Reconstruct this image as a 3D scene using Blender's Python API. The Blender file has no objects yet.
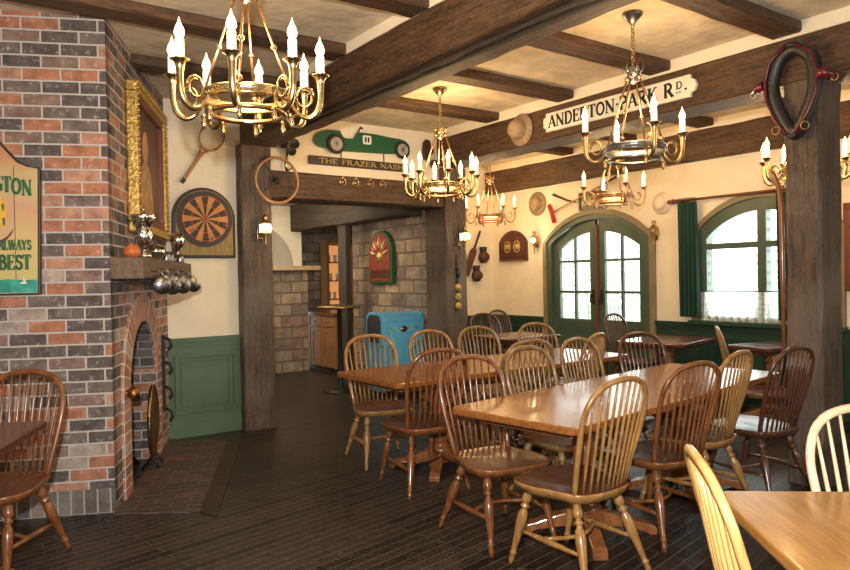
import bpy, math, random
from mathutils import Vector, Matrix
random.seed(7)
PI = math.pi
sc = bpy.context.scene
COL = sc.collection
rad = math.radians

# ------------------------------------------------------------------ camera
H = 1.35
F_PX, ROLL, PITCH, YAW = 699.33, -0.017476, -0.01136, 0.61694
cam_data = bpy.data.cameras.new('camera')
cam_data.sensor_width = 36.0
cam_data.lens = 36.0 * F_PX / 850.0
cam_data.clip_start = 0.05
cam = bpy.data.objects.new('camera', cam_data)
COL.objects.link(cam)
def _axis(v):
    s, c = math.sin(-YAW), math.cos(-YAW)
    return Vector((v[0] * c - v[1] * s, v[0] * s + v[1] * c, v[2]))
_fw0 = (0, math.cos(PITCH), math.sin(PITCH)); _up0 = (0, -math.sin(PITCH), math.cos(PITCH)); _r0 = (1, 0, 0)
_r = _axis([math.cos(ROLL) * a + math.sin(ROLL) * b for a, b in zip(_r0, _up0)])
_u = _axis([-math.sin(ROLL) * a + math.cos(ROLL) * b for a, b in zip(_r0, _up0)])
_f = _axis(_fw0)
M = Matrix((( _r.x, _u.x, -_f.x, 0), (_r.y, _u.y, -_f.y, 0), (_r.z, _u.z, -_f.z, H), (0, 0, 0, 1)))
cam.matrix_world = M
sc.camera = cam

# ------------------------------------------------------------------ world, lights, exposure
sc.view_settings.view_transform = 'Standard'
sc.view_settings.look = 'None'
sc.view_settings.gamma = 1.0
sc.view_settings.use_curve_mapping = False
sc.view_settings.exposure = 0.0
w = bpy.data.worlds.new('world'); sc.world = w; w.use_nodes = True
bgn = w.node_tree.nodes['Background']
bgn.inputs[0].default_value = (0.93, 1.0, 0.97, 1); bgn.inputs[1].default_value = 2.6

def light(name, kind, loc, energy, color, size=None, size_y=None, look=None, radius=None):
    d = bpy.data.lights.new(name, kind); d.energy = energy; d.color = color
    if size: d.size = size
    if size_y: d.shape = 'RECTANGLE'; d.size_y = size_y
    if radius is not None: d.shadow_soft_size = radius
    o = bpy.data.objects.new(name, d); COL.objects.link(o); o.location = loc
    if look is not None:
        o.rotation_euler = (Vector(look) - Vector(loc)).to_track_quat('-Z', 'Y').to_euler()
    return o
light('camera_flash', 'AREA', (-0.10, -0.05, 1.62), 150, (1.0, 0.96, 0.90), size=0.07, look=(2.6, 4.0, 1.35))
light('fill_left', 'AREA', (-1.6, 1.2, 1.7), 10, (1.0, 0.93, 0.82), size=1.8, size_y=1.4, look=(2.5, 4.5, 1.0))  # added soft fill lamp inside the room; no window on this side
light('fill_right', 'AREA', (3.9, -1.6, 1.8), 30, (1.0, 0.97, 0.90), size=2.2, size_y=1.5, look=(2.6, 2.6, 0.5))  # added fill lamp standing in for daylight from the right; back wall has no opening
light('window_daylight', 'AREA', (6.95, 3.67, 1.55), 34, (0.95, 1.0, 0.97), size=1.3, size_y=1.2, look=(3.0, 2.6, 0.4))
light('door_daylight', 'AREA', (6.95, 5.75, 1.4), 22, (0.97, 1.0, 0.97), size=1.5, size_y=1.3, look=(3.0, 4.4, 0.4))
light('ceiling_spot_glow', 'AREA', (3.5, 8.2, 2.3), 60, (1.0, 0.80, 0.56), size=1.6, look=(4.7, 8.7, 0.9))

# ------------------------------------------------------------------ materials
MATS = {}
def new_mat(name):
    m = bpy.data.materials.new(name); m.use_nodes = True
    MATS[name] = m
    return m, m.node_tree.nodes, m.node_tree.links, m.node_tree.nodes['Principled BSDF']
def simple(name, col, rough=0.5, metal=0.0, bump=0.0, bscale=40, var=0.0, vscale=8, emit=None, estr=0, coat=0.0, spec=0.5):
    m, N, L, b = new_mat(name)
    b.inputs['Base Color'].default_value = (*col, 1)
    b.inputs['Roughness'].default_value = rough
    b.inputs['Metallic'].default_value = metal
    b.inputs['Coat Weight'].default_value = coat
    b.inputs['Specular IOR Level'].default_value = spec
    tc = N.new('ShaderNodeTexCoord')
    if var:
        n = N.new('ShaderNodeTexNoise'); n.inputs['Scale'].default_value = vscale; n.inputs['Detail'].default_value = 4
        L.new(tc.outputs['Object'], n.inputs['Vector'])
        r = N.new('ShaderNodeValToRGB')
        r.color_ramp.elements[0].position = 0.3; r.color_ramp.elements[1].position = 0.7
        r.color_ramp.elements[0].color = (*[c * (1 - var) for c in col], 1)
        r.color_ramp.elements[1].color = (*[min(1, c * (1 + var)) for c in col], 1)
        L.new(n.outputs['Fac'], r.inputs['Fac']); L.new(r.outputs['Color'], b.inputs['Base Color'])
    if bump:
        n2 = N.new('ShaderNodeTexNoise'); n2.inputs['Scale'].default_value = bscale; n2.inputs['Detail'].default_value = 5
        L.new(tc.outputs['Object'], n2.inputs['Vector'])
        bp = N.new('ShaderNodeBump'); bp.inputs['Strength'].default_value = bump; bp.inputs['Distance'].default_value = 0.01
        L.new(n2.outputs['Fac'], bp.inputs['Height']); L.new(bp.outputs['Normal'], b.inputs['Normal'])
    if emit:
        b.inputs['Emission Color'].default_value = (*emit, 1); b.inputs['Emission Strength'].default_value = estr
    return m
def wood(name, dark, light_, rough=0.35, stretch=(1, 1, 1), scale=6, coat=0.0, bump=0.1, contrast=(0.3, 0.72), wear=None, fine=0.0):
    """grain runs along the axis whose stretch is small"""
    m, N, L, b = new_mat(name)
    tc = N.new('ShaderNodeTexCoord'); mp = N.new('ShaderNodeMapping')
    mp.inputs['Scale'].default_value = stretch
    L.new(tc.outputs['Object'], mp.inputs['Vector'])
    n = N.new('ShaderNodeTexNoise'); n.inputs['Scale'].default_value = scale; n.inputs['Detail'].default_value = 8; n.inputs['Roughness'].default_value = 0.65
    L.new(mp.outputs['Vector'], n.inputs['Vector'])
    r = N.new('ShaderNodeValToRGB')
    r.color_ramp.elements[0].position, r.color_ramp.elements[1].position = contrast
    r.color_ramp.elements[0].color = (*dark, 1); r.color_ramp.elements[1].color = (*light_, 1)
    hsrc = n.outputs['Fac']
    if fine:
        nf = N.new('ShaderNodeTexNoise'); nf.inputs['Scale'].default_value = 26; nf.inputs['Detail'].default_value = 8; nf.inputs['Roughness'].default_value = 0.75
        mp2 = N.new('ShaderNodeMapping'); mp2.inputs['Scale'].default_value = [q ** 0.45 for q in stretch]
        L.new(tc.outputs['Object'], mp2.inputs['Vector']); L.new(mp2.outputs['Vector'], nf.inputs['Vector'])
        mf = N.new('ShaderNodeMix'); mf.inputs[0].default_value = fine
        L.new(n.outputs['Fac'], mf.inputs[2]); L.new(nf.outputs['Fac'], mf.inputs[3]); hsrc = mf.outputs[0]
    L.new(hsrc, r.inputs['Fac'])
    out = r.outputs['Color']
    if wear:
        n3 = N.new('ShaderNodeTexNoise'); n3.inputs['Scale'].default_value = 1.7; n3.inputs['Detail'].default_value = 6
        L.new(tc.outputs['Object'], n3.inputs['Vector'])
        r3 = N.new('ShaderNodeValToRGB'); r3.color_ramp.elements[0].position = 0.45; r3.color_ramp.elements[1].position = 0.68
        mx = N.new('ShaderNodeMix'); mx.data_type = 'RGBA'
        L.new(n3.outputs['Fac'], r3.inputs['Fac']); L.new(r3.outputs['Color'], mx.inputs[0])
        L.new(out, mx.inputs[6]); mx.inputs[7].default_value = (*wear, 1)
        ml = N.new('ShaderNodeMix'); ml.data_type = 'RGBA'; ml.inputs[0].default_value = 0.55
        L.new(out, ml.inputs[6]); L.new(mx.outputs[2], ml.inputs[7]); out = ml.outputs[2]
    L.new(out, b.inputs['Base Color'])
    b.inputs['Roughness'].default_value = rough; b.inputs['Coat Weight'].default_value = coat
    b.inputs['Coat Roughness'].default_value = 0.12
    if bump:
        bp = N.new('ShaderNodeBump'); bp.inputs['Strength'].default_value = bump; bp.inputs['Distance'].default_value = 0.01
        L.new(hsrc, bp.inputs['Height']); L.new(bp.outputs['Normal'], b.inputs['Normal'])
    return m
def masonry(name, bw, bh, mort, cols, mortar_col, rough=0.85, bump=0.6, offset=0.5, speck=(0.75, 0.72, 0.68), speck_amt=0.25, rot=0.0, swap=False, noise_scale=22):
    """brick-type texture in metres on the UV map; cols: list of (position, colour) for the per-brick ramp"""
    m, N, L, b = new_mat(name)
    tc = N.new('ShaderNodeTexCoord'); mp = N.new('ShaderNodeMapping')
    mp.inputs['Rotation'].default_value = (0, 0, rot)
    L.new(tc.outputs['UV'], mp.inputs['Vector'])
    # wobble
    nz = N.new('ShaderNodeTexNoise'); nz.inputs['Scale'].default_value = 9; nz.inputs['Detail'].default_value = 3
    L.new(mp.outputs['Vector'], nz.inputs['Vector'])
    wob = N.new('ShaderNodeVectorMath'); wob.operation = 'SCALE'; wob.inputs['Scale'].default_value = mort * 0.8
    sub = N.new('ShaderNodeVectorMath'); sub.operation = 'SUBTRACT'; sub.inputs[1].default_value = (0.5, 0.5, 0.5)
    add = N.new('ShaderNodeVectorMath'); add.operation = 'ADD'
    L.new(nz.outputs['Color'], sub.inputs[0]); L.new(sub.outputs[0], wob.inputs[0])
    L.new(mp.outputs['Vector'], add.inputs[0]); L.new(wob.outputs[0], add.inputs[1])
    bt = N.new('ShaderNodeTexBrick'); bt.offset = offset; bt.offset_frequency = 2
    bt.inputs['Scale'].default_value = 1.0
    bt.inputs['Brick Width'].default_value = bw; bt.inputs['Row Height'].default_value = bh
    bt.inputs['Mortar Size'].default_value = mort; bt.inputs['Mortar Smooth'].default_value = 0.25
    bt.inputs['Color1'].default_value = (0, 0, 0, 1); bt.inputs['Color2'].default_value = (1, 1, 1, 1); bt.inputs['Mortar'].default_value = (0.5, 0.5, 0.5, 1)
    L.new(add.outputs[0], bt.inputs['Vector'])
    r = N.new('ShaderNodeValToRGB'); r.color_ramp.interpolation = 'CONSTANT'
    els = r.color_ramp.elements
    els[0].position = cols[0][0]; els[0].color = (*cols[0][1], 1)
    els[1].position = cols[1][0]; els[1].color = (*cols[1][1], 1)
    for p, c in cols[2:]:
        e = els.new(p); e.color = (*c, 1)
    L.new(bt.outputs['Color'], r.inputs['Fac'])
    n = N.new('ShaderNodeTexNoise'); n.inputs['Scale'].default_value = noise_scale; n.inputs['Detail'].default_value = 8; n.inputs['Roughness'].default_value = 0.7
    L.new(tc.outputs['UV'], n.inputs['Vector'])
    mr = N.new('ShaderNodeMapRange'); mr.inputs[1].default_value = 0.55; mr.inputs[2].default_value = 0.75; mr.inputs[3].default_value = 0; mr.inputs[4].default_value = speck_amt * 2
    L.new(n.outputs['Fac'], mr.inputs[0])
    mx0 = N.new('ShaderNodeMix'); mx0.data_type = 'RGBA'; mx0.inputs[7].default_value = (*speck, 1)
    L.new(mr.outputs[0], mx0.inputs[0]); L.new(r.outputs['Color'], mx0.inputs[6])
    # dark mottling
    n4 = N.new('ShaderNodeTexNoise'); n4.inputs['Scale'].default_value = noise_scale * 0.45; n4.inputs['Detail'].default_value = 6
    L.new(tc.outputs['UV'], n4.inputs['Vector'])
    mr4 = N.new('ShaderNodeMapRange'); mr4.inputs[1].default_value = 0.3; mr4.inputs[2].default_value = 0.7; mr4.inputs[3].default_value = 0.62; mr4.inputs[4].default_value = 1.25
    L.new(n4.outputs['Fac'], mr4.inputs[0])
    mm = N.new('ShaderNodeVectorMath'); mm.operation = 'SCALE'
    L.new(mx0.outputs[2], mm.inputs[0]); L.new(mr4.outputs[0], mm.inputs['Scale'])
    mx = N.new('ShaderNodeMix'); mx.data_type = 'RGBA'; mx.inputs[7].default_value = (*mortar_col, 1)
    L.new(bt.outputs['Fac'], mx.inputs[0]); L.new(mm.outputs[0], mx.inputs[6])
    L.new(mx.outputs[2], b.inputs['Base Color'])
    b.inputs['Roughness'].default_value = rough
    inv = N.new('ShaderNodeMath'); inv.operation = 'SUBTRACT'; inv.inputs[0].default_value = 1.0
    L.new(bt.outputs['Fac'], inv.inputs[1])
    ad = N.new('ShaderNodeMath'); ad.operation = 'MULTIPLY_ADD'; ad.inputs[1].default_value = 0.35
    L.new(n.outputs['Fac'], ad.inputs[0]); L.new(inv.outputs[0], ad.inputs[2])
    bp = N.new('ShaderNodeBump'); bp.inputs['Strength'].default_value = bump; bp.inputs['Distance'].default_value = 0.012
    L.new(ad.outputs[0], bp.inputs['Height']); L.new(bp.outputs['Normal'], b.inputs['Normal'])
    return m

RED = (0.40, 0.170, 0.100); RED2 = (0.44, 0.235, 0.160); DRK = (0.105, 0.083, 0.080); DRK2 = (0.165, 0.125, 0.115); PALE = (0.40, 0.32, 0.28); BRN = (0.235, 0.150, 0.125)
masonry('brick', 0.205, 0.0726, 0.006, [(0, DRK), (0.20, RED), (0.31, DRK2), (0.47, RED2), (0.56, BRN), (0.68, DRK), (0.82, PALE), (0.9, RED)], (0.50, 0.47, 0.44), speck_amt=0.34, noise_scale=30)
masonry('brick_soldier', 0.205, 0.068, 0.0055, [(0, RED), (0.3, RED2), (0.55, BRN), (0.75, RED), (0.9, PALE)], (0.60, 0.55, 0.50), offset=0.0, speck_amt=0.15)
masonry('brick_base', 0.205, 0.072, 0.0055, [(0, (0.15, 0.13, 0.12)), (0.3, (0.20, 0.17, 0.155)), (0.55, (0.12, 0.105, 0.10)), (0.75, (0.24, 0.19, 0.17))], (0.36, 0.34, 0.32), offset=0.0, speck_amt=0.1)
masonry('brick_sooty', 0.205, 0.0726, 0.006, [(0, (0.10, 0.09, 0.085)), (0.5, (0.17, 0.14, 0.13)), (0.8, (0.13, 0.11, 0.10))], (0.38, 0.36, 0.34), speck_amt=0.1)
masonry('brick_hearth', 0.205, 0.085, 0.004, [(0, (0.07, 0.045, 0.04)), (0.3, (0.10, 0.055, 0.048)), (0.6, (0.055, 0.042, 0.04)), (0.85, (0.13, 0.06, 0.05))], (0.17, 0.14, 0.13), rough=0.55, bump=0.3, speck_amt=0.05, speck=(0.25, 0.2, 0.18), rot=PI / 2)
masonry('stone', 0.33, 0.165, 0.011, [(0, (0.25, 0.185, 0.14)), (0.2, (0.33, 0.245, 0.165)), (0.4, (0.20, 0.145, 0.12)), (0.58, (0.36, 0.27, 0.17)), (0.75, (0.27, 0.175, 0.135)), (0.88, (0.29, 0.23, 0.18))], (0.16, 0.125, 0.095), speck_amt=0.22, noise_scale=14, bump=1.3)
masonry('floor_planks', 1.6, 0.066, 0.0020, [(0, (0.020, 0.015, 0.013)), (0.25, (0.030, 0.023, 0.020)), (0.5, (0.013, 0.010, 0.009)), (0.75, (0.038, 0.026, 0.021))], (0.15, 0.14, 0.13), rough=0.36, bump=0.45, offset=0.37, speck=(0.12, 0.10, 0.085), speck_amt=0.5, noise_scale=30, rot=rad(-11))
b_ = MATS['floor_planks'].node_tree.nodes['Principled BSDF']; b_.inputs['Specular IOR Level'].default_value = 0.35

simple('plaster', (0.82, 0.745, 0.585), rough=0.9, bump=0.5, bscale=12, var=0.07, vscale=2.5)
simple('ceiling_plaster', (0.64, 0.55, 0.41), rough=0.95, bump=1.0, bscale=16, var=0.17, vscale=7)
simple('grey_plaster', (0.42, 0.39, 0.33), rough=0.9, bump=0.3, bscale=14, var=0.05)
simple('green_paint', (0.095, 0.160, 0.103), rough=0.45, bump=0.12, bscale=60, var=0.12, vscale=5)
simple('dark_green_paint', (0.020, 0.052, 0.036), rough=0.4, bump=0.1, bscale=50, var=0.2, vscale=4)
simple('door_green', (0.066, 0.106, 0.078), rough=0.4, bump=0.1, bscale=50, var=0.15, vscale=6)
simple('trim_brown', (0.23, 0.19, 0.11), rough=0.5, var=0.15, vscale=6)
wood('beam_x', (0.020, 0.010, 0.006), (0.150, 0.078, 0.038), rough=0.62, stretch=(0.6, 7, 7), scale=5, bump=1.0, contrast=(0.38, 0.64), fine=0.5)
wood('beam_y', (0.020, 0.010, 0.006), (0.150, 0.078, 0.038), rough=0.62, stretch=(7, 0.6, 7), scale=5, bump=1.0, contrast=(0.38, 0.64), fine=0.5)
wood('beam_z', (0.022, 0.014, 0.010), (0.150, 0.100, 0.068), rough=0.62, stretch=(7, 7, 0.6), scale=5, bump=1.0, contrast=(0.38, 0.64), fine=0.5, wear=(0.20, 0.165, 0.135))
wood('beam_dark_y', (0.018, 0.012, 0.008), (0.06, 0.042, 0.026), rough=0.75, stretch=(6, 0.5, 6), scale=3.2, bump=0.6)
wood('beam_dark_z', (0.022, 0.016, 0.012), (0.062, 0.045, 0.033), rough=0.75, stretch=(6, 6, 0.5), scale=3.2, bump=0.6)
CH = {'honey': ((0.20, 0.090, 0.026), (0.50, 0.265, 0.085)), 'brown': ((0.095, 0.030, 0.010), (0.30, 0.110, 0.033)),
      'dark': ((0.050, 0.020, 0.011), (0.135, 0.052, 0.027)), 'olive': ((0.14, 0.075, 0.028), (0.36, 0.215, 0.085)),
      'pale': ((0.46, 0.25, 0.075), (0.80, 0.50, 0.19)), 'cream': ((0.62, 0.48, 0.28), (0.85, 0.72, 0.50))}
for k, (a, c) in CH.items():
    wood('chair_' + k, a, c, rough=0.30, stretch=(5, 5, 1.0), scale=7, coat=0.35, bump=0.05)
wood('seat_dark', (0.060, 0.017, 0.006), (0.19, 0.060, 0.019), rough=0.36, stretch=(5, 1, 5), scale=6, coat=0.12, bump=0.03)
wood('seat_honey', (0.12, 0.045, 0.014), (0.32, 0.135, 0.042), rough=0.25, stretch=(5, 1, 5), scale=6, coat=0.5, bump=0.03)
wood('table_oak', (0.17, 0.055, 0.013), (0.36, 0.14, 0.036), rough=0.26, stretch=(0.8, 7, 7), scale=6, coat=0.3, bump=0.03)
wood('table_oak_light', (0.28, 0.12, 0.026), (0.52, 0.26, 0.07), rough=0.28, stretch=(7, 0.8, 7), scale=6, coat=0.4, bump=0.03)
wood('table_dark', (0.060, 0.020, 0.012), (0.15, 0.052, 0.030), rough=0.25, stretch=(0.8, 7, 7), scale=6, coat=0.5, bump=0.03)
wood('table_rim', (0.09, 0.035, 0.014), (0.20, 0.085, 0.033), rough=0.3, stretch=(0.8, 7, 7), scale=6, coat=0.4, bump=0.03)
wood('pedestal_wood', (0.17, 0.055, 0.018), (0.36, 0.135, 0.045), rough=0.3, stretch=(5, 5, 1), scale=6, coat=0.4, bump=0.03)
wood('pine', (0.20, 0.09, 0.03), (0.38, 0.19, 0.07), rough=0.45, stretch=(6, 6, 1), scale=5, bump=0.05)
wood('mantel_wood', (0.085, 0.055, 0.032), (0.20, 0.135, 0.085), rough=0.7, stretch=(0.7, 6, 6), scale=4, bump=0.6)
wood('racket_wood', (0.30, 0.14, 0.05), (0.50, 0.27, 0.10), rough=0.35, stretch=(1, 1, 1), scale=9, coat=0.3)
simple('brass', (0.50, 0.385, 0.20), rough=0.27, metal=1.0, var=0.15, vscale=30)
simple('brass_old', (0.42, 0.29, 0.13), rough=0.35, metal=1.0, var=0.25, vscale=30)
simple('copper_brass', (0.48, 0.30, 0.17), rough=0.32, metal=1.0, var=0.2, vscale=30)
simple('pewter', (0.27, 0.28, 0.29), rough=0.33, metal=1.0, var=0.1, vscale=20)
simple('silver', (0.72, 0.70, 0.66), rough=0.14, metal=1.0)
simple('iron', (0.03, 0.03, 0.032), rough=0.5, metal=0.6)
simple('bronze', (0.32, 0.15, 0.06), rough=0.35, metal=1.0, bump=1.0, bscale=26, var=0.4, vscale=18)
simple('candle_wax', (0.92, 0.88, 0.78), rough=0.5, emit=(1.0, 0.86, 0.62), estr=0.55)
simple('bulb_glow', (1, 0.9, 0.7), rough=0.3, emit=(1.0, 0.80, 0.42), estr=2.6)
simple('lens_glow', (1, 0.95, 0.8), rough=0.2, emit=(1.0, 0.88, 0.60), estr=2.6)
simple('lens_off', (0.20, 0.15, 0.09), rough=0.25)
simple('gold_leaf', (0.50, 0.34, 0.10), rough=0.42, metal=0.75, bump=1.0, bscale=45, var=0.25, vscale=30)
simple('frame_wood', (0.15, 0.040, 0.020), rough=0.4, bump=0.3, var=0.2)
simple('black', (0.012, 0.012, 0.012), rough=0.45)
simple('black_rubber', (0.02, 0.018, 0.018), rough=0.7)
simple('ink_black', (0.015, 0.013, 0.012), rough=0.7)
simple('ink_gold', (0.55, 0.38, 0.14), rough=0.5)
simple('ink_green', (0.035, 0.14, 0.05), rough=0.6)
simple('board_black', (0.026, 0.020, 0.016), rough=0.4, var=0.2)
simple('dart_orange', (0.50, 0.22, 0.055), rough=0.55, var=0.15, vscale=20)
simple('dart_black', (0.035, 0.025, 0.02), rough=0.6)
simple('dart_red', (0.36, 0.05, 0.03), rough=0.6)
wood('dart_straw', (0.16, 0.10, 0.03), (0.40, 0.27, 0.09), rough=0.5, stretch=(8, 8, 1), scale=8)
simple('pink_feather', (0.60, 0.25, 0.22), rough=0.7)
simple('car_green', (0.012, 0.10, 0.045), rough=0.35, coat=0.4)
simple('white_paint', (0.80, 0.78, 0.72), rough=0.5)
simple('spoke_grey', (0.45, 0.42, 0.38), rough=0.5, var=0.3, vscale=80)
simple('sign_white', (0.78, 0.74, 0.63), rough=0.6, var=0.12, vscale=9, bump=0.2)
simple('curtain_green', (0.006, 0.045, 0.028), rough=0.8, bump=0.2, var=0.15)
simple('rod_wood', (0.16, 0.045, 0.025), rough=0.4)
simple('leather_dark', (0.06, 0.022, 0.014), rough=0.45, bump=0.4, var=0.3)
simple('leather_black', (0.022, 0.020, 0.022), rough=0.4, bump=0.4, var=0.3)
simple('leather_brown', (0.13, 0.055, 0.03), rough=0.5, bump=0.3, var=0.3)
simple('hames_red', (0.10, 0.008, 0.014), rough=0.3, coat=0.4)
simple('straw', (0.34, 0.245, 0.145), rough=0.8, bump=0.8, bscale=60, var=0.12, vscale=25)
simple('straw_light', (0.60, 0.42, 0.24), rough=0.8, bump=0.8, bscale=60, var=0.12, vscale=25)
simple('hat_white', (0.80, 0.70, 0.55), rough=0.75, bump=0.3, var=0.05)
simple('bin_blue', (0.12, 0.48, 0.80), rough=0.42, var=0.06, coat=0.2)
simple('bin_pale', (0.45, 0.70, 0.42), rough=0.5)
simple('bin_dark', (0.05, 0.045, 0.05), rough=0.8)
simple('plaque_green', (0.02, 0.09, 0.03), rough=0.5, bump=0.6, bscale=20)
simple('plaque_red', (0.20, 0.035, 0.02), rough=0.45, bump=0.6, bscale=30, var=0.35, vscale=25)
simple('plaque_cream', (0.62, 0.50, 0.28), rough=0.5, var=0.2)
simple('plaque_wood', (0.085, 0.028, 0.016), rough=0.35, bump=0.3, var=0.3)
simple('orange_glaze', (0.55, 0.15, 0.04), rough=0.4, var=0.2)
simple('maroon', (0.18, 0.02, 0.035), rough=0.5)
simple('yellow_paint', (0.72, 0.46, 0.05), rough=0.5, var=0.15)
simple('sea_teal', (0.03, 0.28, 0.22), rough=0.5, bump=0.4, bscale=30, var=0.5, vscale=16)
simple('sandstone', (0.50, 0.38, 0.22), rough=0.9, bump=0.5, var=0.1)
simple('pavement', (0.5, 0.5, 0.46), rough=0.9)
simple('hedge', (0.38, 0.52, 0.26), rough=0.9, bump=1, var=0.5, vscale=6)
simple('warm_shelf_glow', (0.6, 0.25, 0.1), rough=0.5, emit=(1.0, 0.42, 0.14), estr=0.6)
simple('red_pennant', (0.42, 0.03, 0.02), rough=0.5)
simple('sky_wash', (0.64, 0.36, 0.22), rough=0.6)

# painted panels: portrait and front sign with gradient along height
def ramp_mat(name, axis, stops, rough=0.5, nscale=6, namt=0.25, bump=0.15):
    m, N, L, b = new_mat(name)
    tc = N.new('ShaderNodeTexCoord'); sx = N.new('ShaderNodeSeparateXYZ'); L.new(tc.outputs['Generated'], sx.inputs[0])
    n = N.new('ShaderNodeTexNoise'); n.inputs['Scale'].default_value = nscale; n.inputs['Detail'].default_value = 5
    L.new(tc.outputs['Generated'], n.inputs['Vector'])
    ma = N.new('ShaderNodeMath'); ma.operation = 'MULTIPLY_ADD'; ma.inputs[1].default_value = namt; L.new(n.outputs['Fac'], ma.inputs[0]); L.new(sx.outputs[axis], ma.inputs[2])
    sb = N.new('ShaderNodeMath'); sb.operation = 'SUBTRACT'; sb.inputs[1].default_value = namt * 0.5; L.new(ma.outputs[0], sb.inputs[0])
    r = N.new('ShaderNodeValToRGB'); e = r.color_ramp.elements
    e[0].position = stops[0][0]; e[0].color = (*stops[0][1], 1); e[1].position = stops[1][0]; e[1].color = (*stops[1][1], 1)
    for p, c in stops[2:]:
        q = e.new(p); q.color = (*c, 1)
    L.new(sb.outputs[0], r.inputs['Fac']); L.new(r.outputs['Color'], b.inputs['Base Color']); b.inputs['Roughness'].default_value = rough
    if bump:
        bp = N.new('ShaderNodeBump'); bp.inputs['Strength'].default_value = bump; L.new(n.outputs['Fac'], bp.inputs['Height']); L.new(bp.outputs['Normal'], b.inputs['Normal'])
    return m
ramp_mat('sign_painting', 2, [(0, (0.55, 0.47, 0.18)), (0.3, (0.62, 0.48, 0.20)), (0.5, (0.60, 0.33, 0.20)), (0.66, (0.55, 0.44, 0.22)), (0.82, (0.52, 0.25, 0.12)), (1.0, (0.42, 0.15, 0.07))])
ramp_mat('portrait_canvas', 2, [(0, (0.10, 0.045, 0.03)), (0.3, (0.20, 0.10, 0.06)), (0.6, (0.13, 0.065, 0.04)), (1.0, (0.07, 0.035, 0.03))], nscale=5, namt=0.5)
ramp_mat('picture_canvas', 2, [(0, (0.05, 0.12, 0.03)), (0.4, (0.55, 0.5, 0.3)), (0.6, (0.25, 0.2, 0.06)), (1.0, (0.08, 0.06, 0.02))], nscale=9, namt=0.9)
simple('portrait_skin', (0.50, 0.25, 0.13), rough=0.5, var=0.3, vscale=15)
simple('portrait_coat', (0.42, 0.25, 0.10), rough=0.5, var=0.4, vscale=15)

# glass & lace
m, N, L, b = new_mat('window_glass')
g = N.new('ShaderNodeBsdfGlass'); g.inputs['IOR'].default_value = 1.05; g.inputs['Roughness'].default_value = 0.03; g.inputs['Color'].default_value = (0.95, 0.98, 0.96, 1)
t_ = N.new('ShaderNodeBsdfTransparent'); t_.inputs['Color'].default_value = (0.95, 0.98, 0.96, 1)
mx = N.new('ShaderNodeMixShader'); mx.inputs[0].default_value = 0.15
L.new(t_.outputs[0], mx.inputs[1]); L.new(g.outputs[0], mx.inputs[2]); L.new(mx.outputs[0], N['Material Output'].inputs['Surface'])
m, N, L, b = new_mat('lace')
b.inputs['Base Color'].default_value = (0.85, 0.86, 0.84, 1); b.inputs['Roughness'].default_value = 0.9
tl = N.new('ShaderNodeBsdfTranslucent'); tl.inputs['Color'].default_value = (0.85, 0.88, 0.86, 1)
tr = N.new('ShaderNodeBsdfTransparent')
m1 = N.new('ShaderNodeMixShader'); m1.inputs[0].default_value = 0.6; m2 = N.new('ShaderNodeMixShader')
tc = N.new('ShaderNodeTexCoord'); vo = N.new('ShaderNodeTexVoronoi'); vo.inputs['Scale'].default_value = 42; L.new(tc.outputs['Object'], vo.inputs['Vector'])
mr = N.new('ShaderNodeMapRange'); mr.inputs[1].default_value = 0.2; mr.inputs[2].default_value = 0.7; mr.inputs[3].default_value = 0.85; mr.inputs[4].default_value = 0.4
L.new(vo.outputs['Distance'], mr.inputs[0]); L.new(mr.outputs[0], m2.inputs[0])
L.new(b.outputs[0], m1.inputs[1]); L.new(tl.outputs[0], m1.inputs[2]); L.new(tr.outputs[0], m2.inputs[1]); L.new(m1.outputs[0], m2.inputs[2])
L.new(m2.outputs[0], N['Material Output'].inputs['Surface'])

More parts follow.
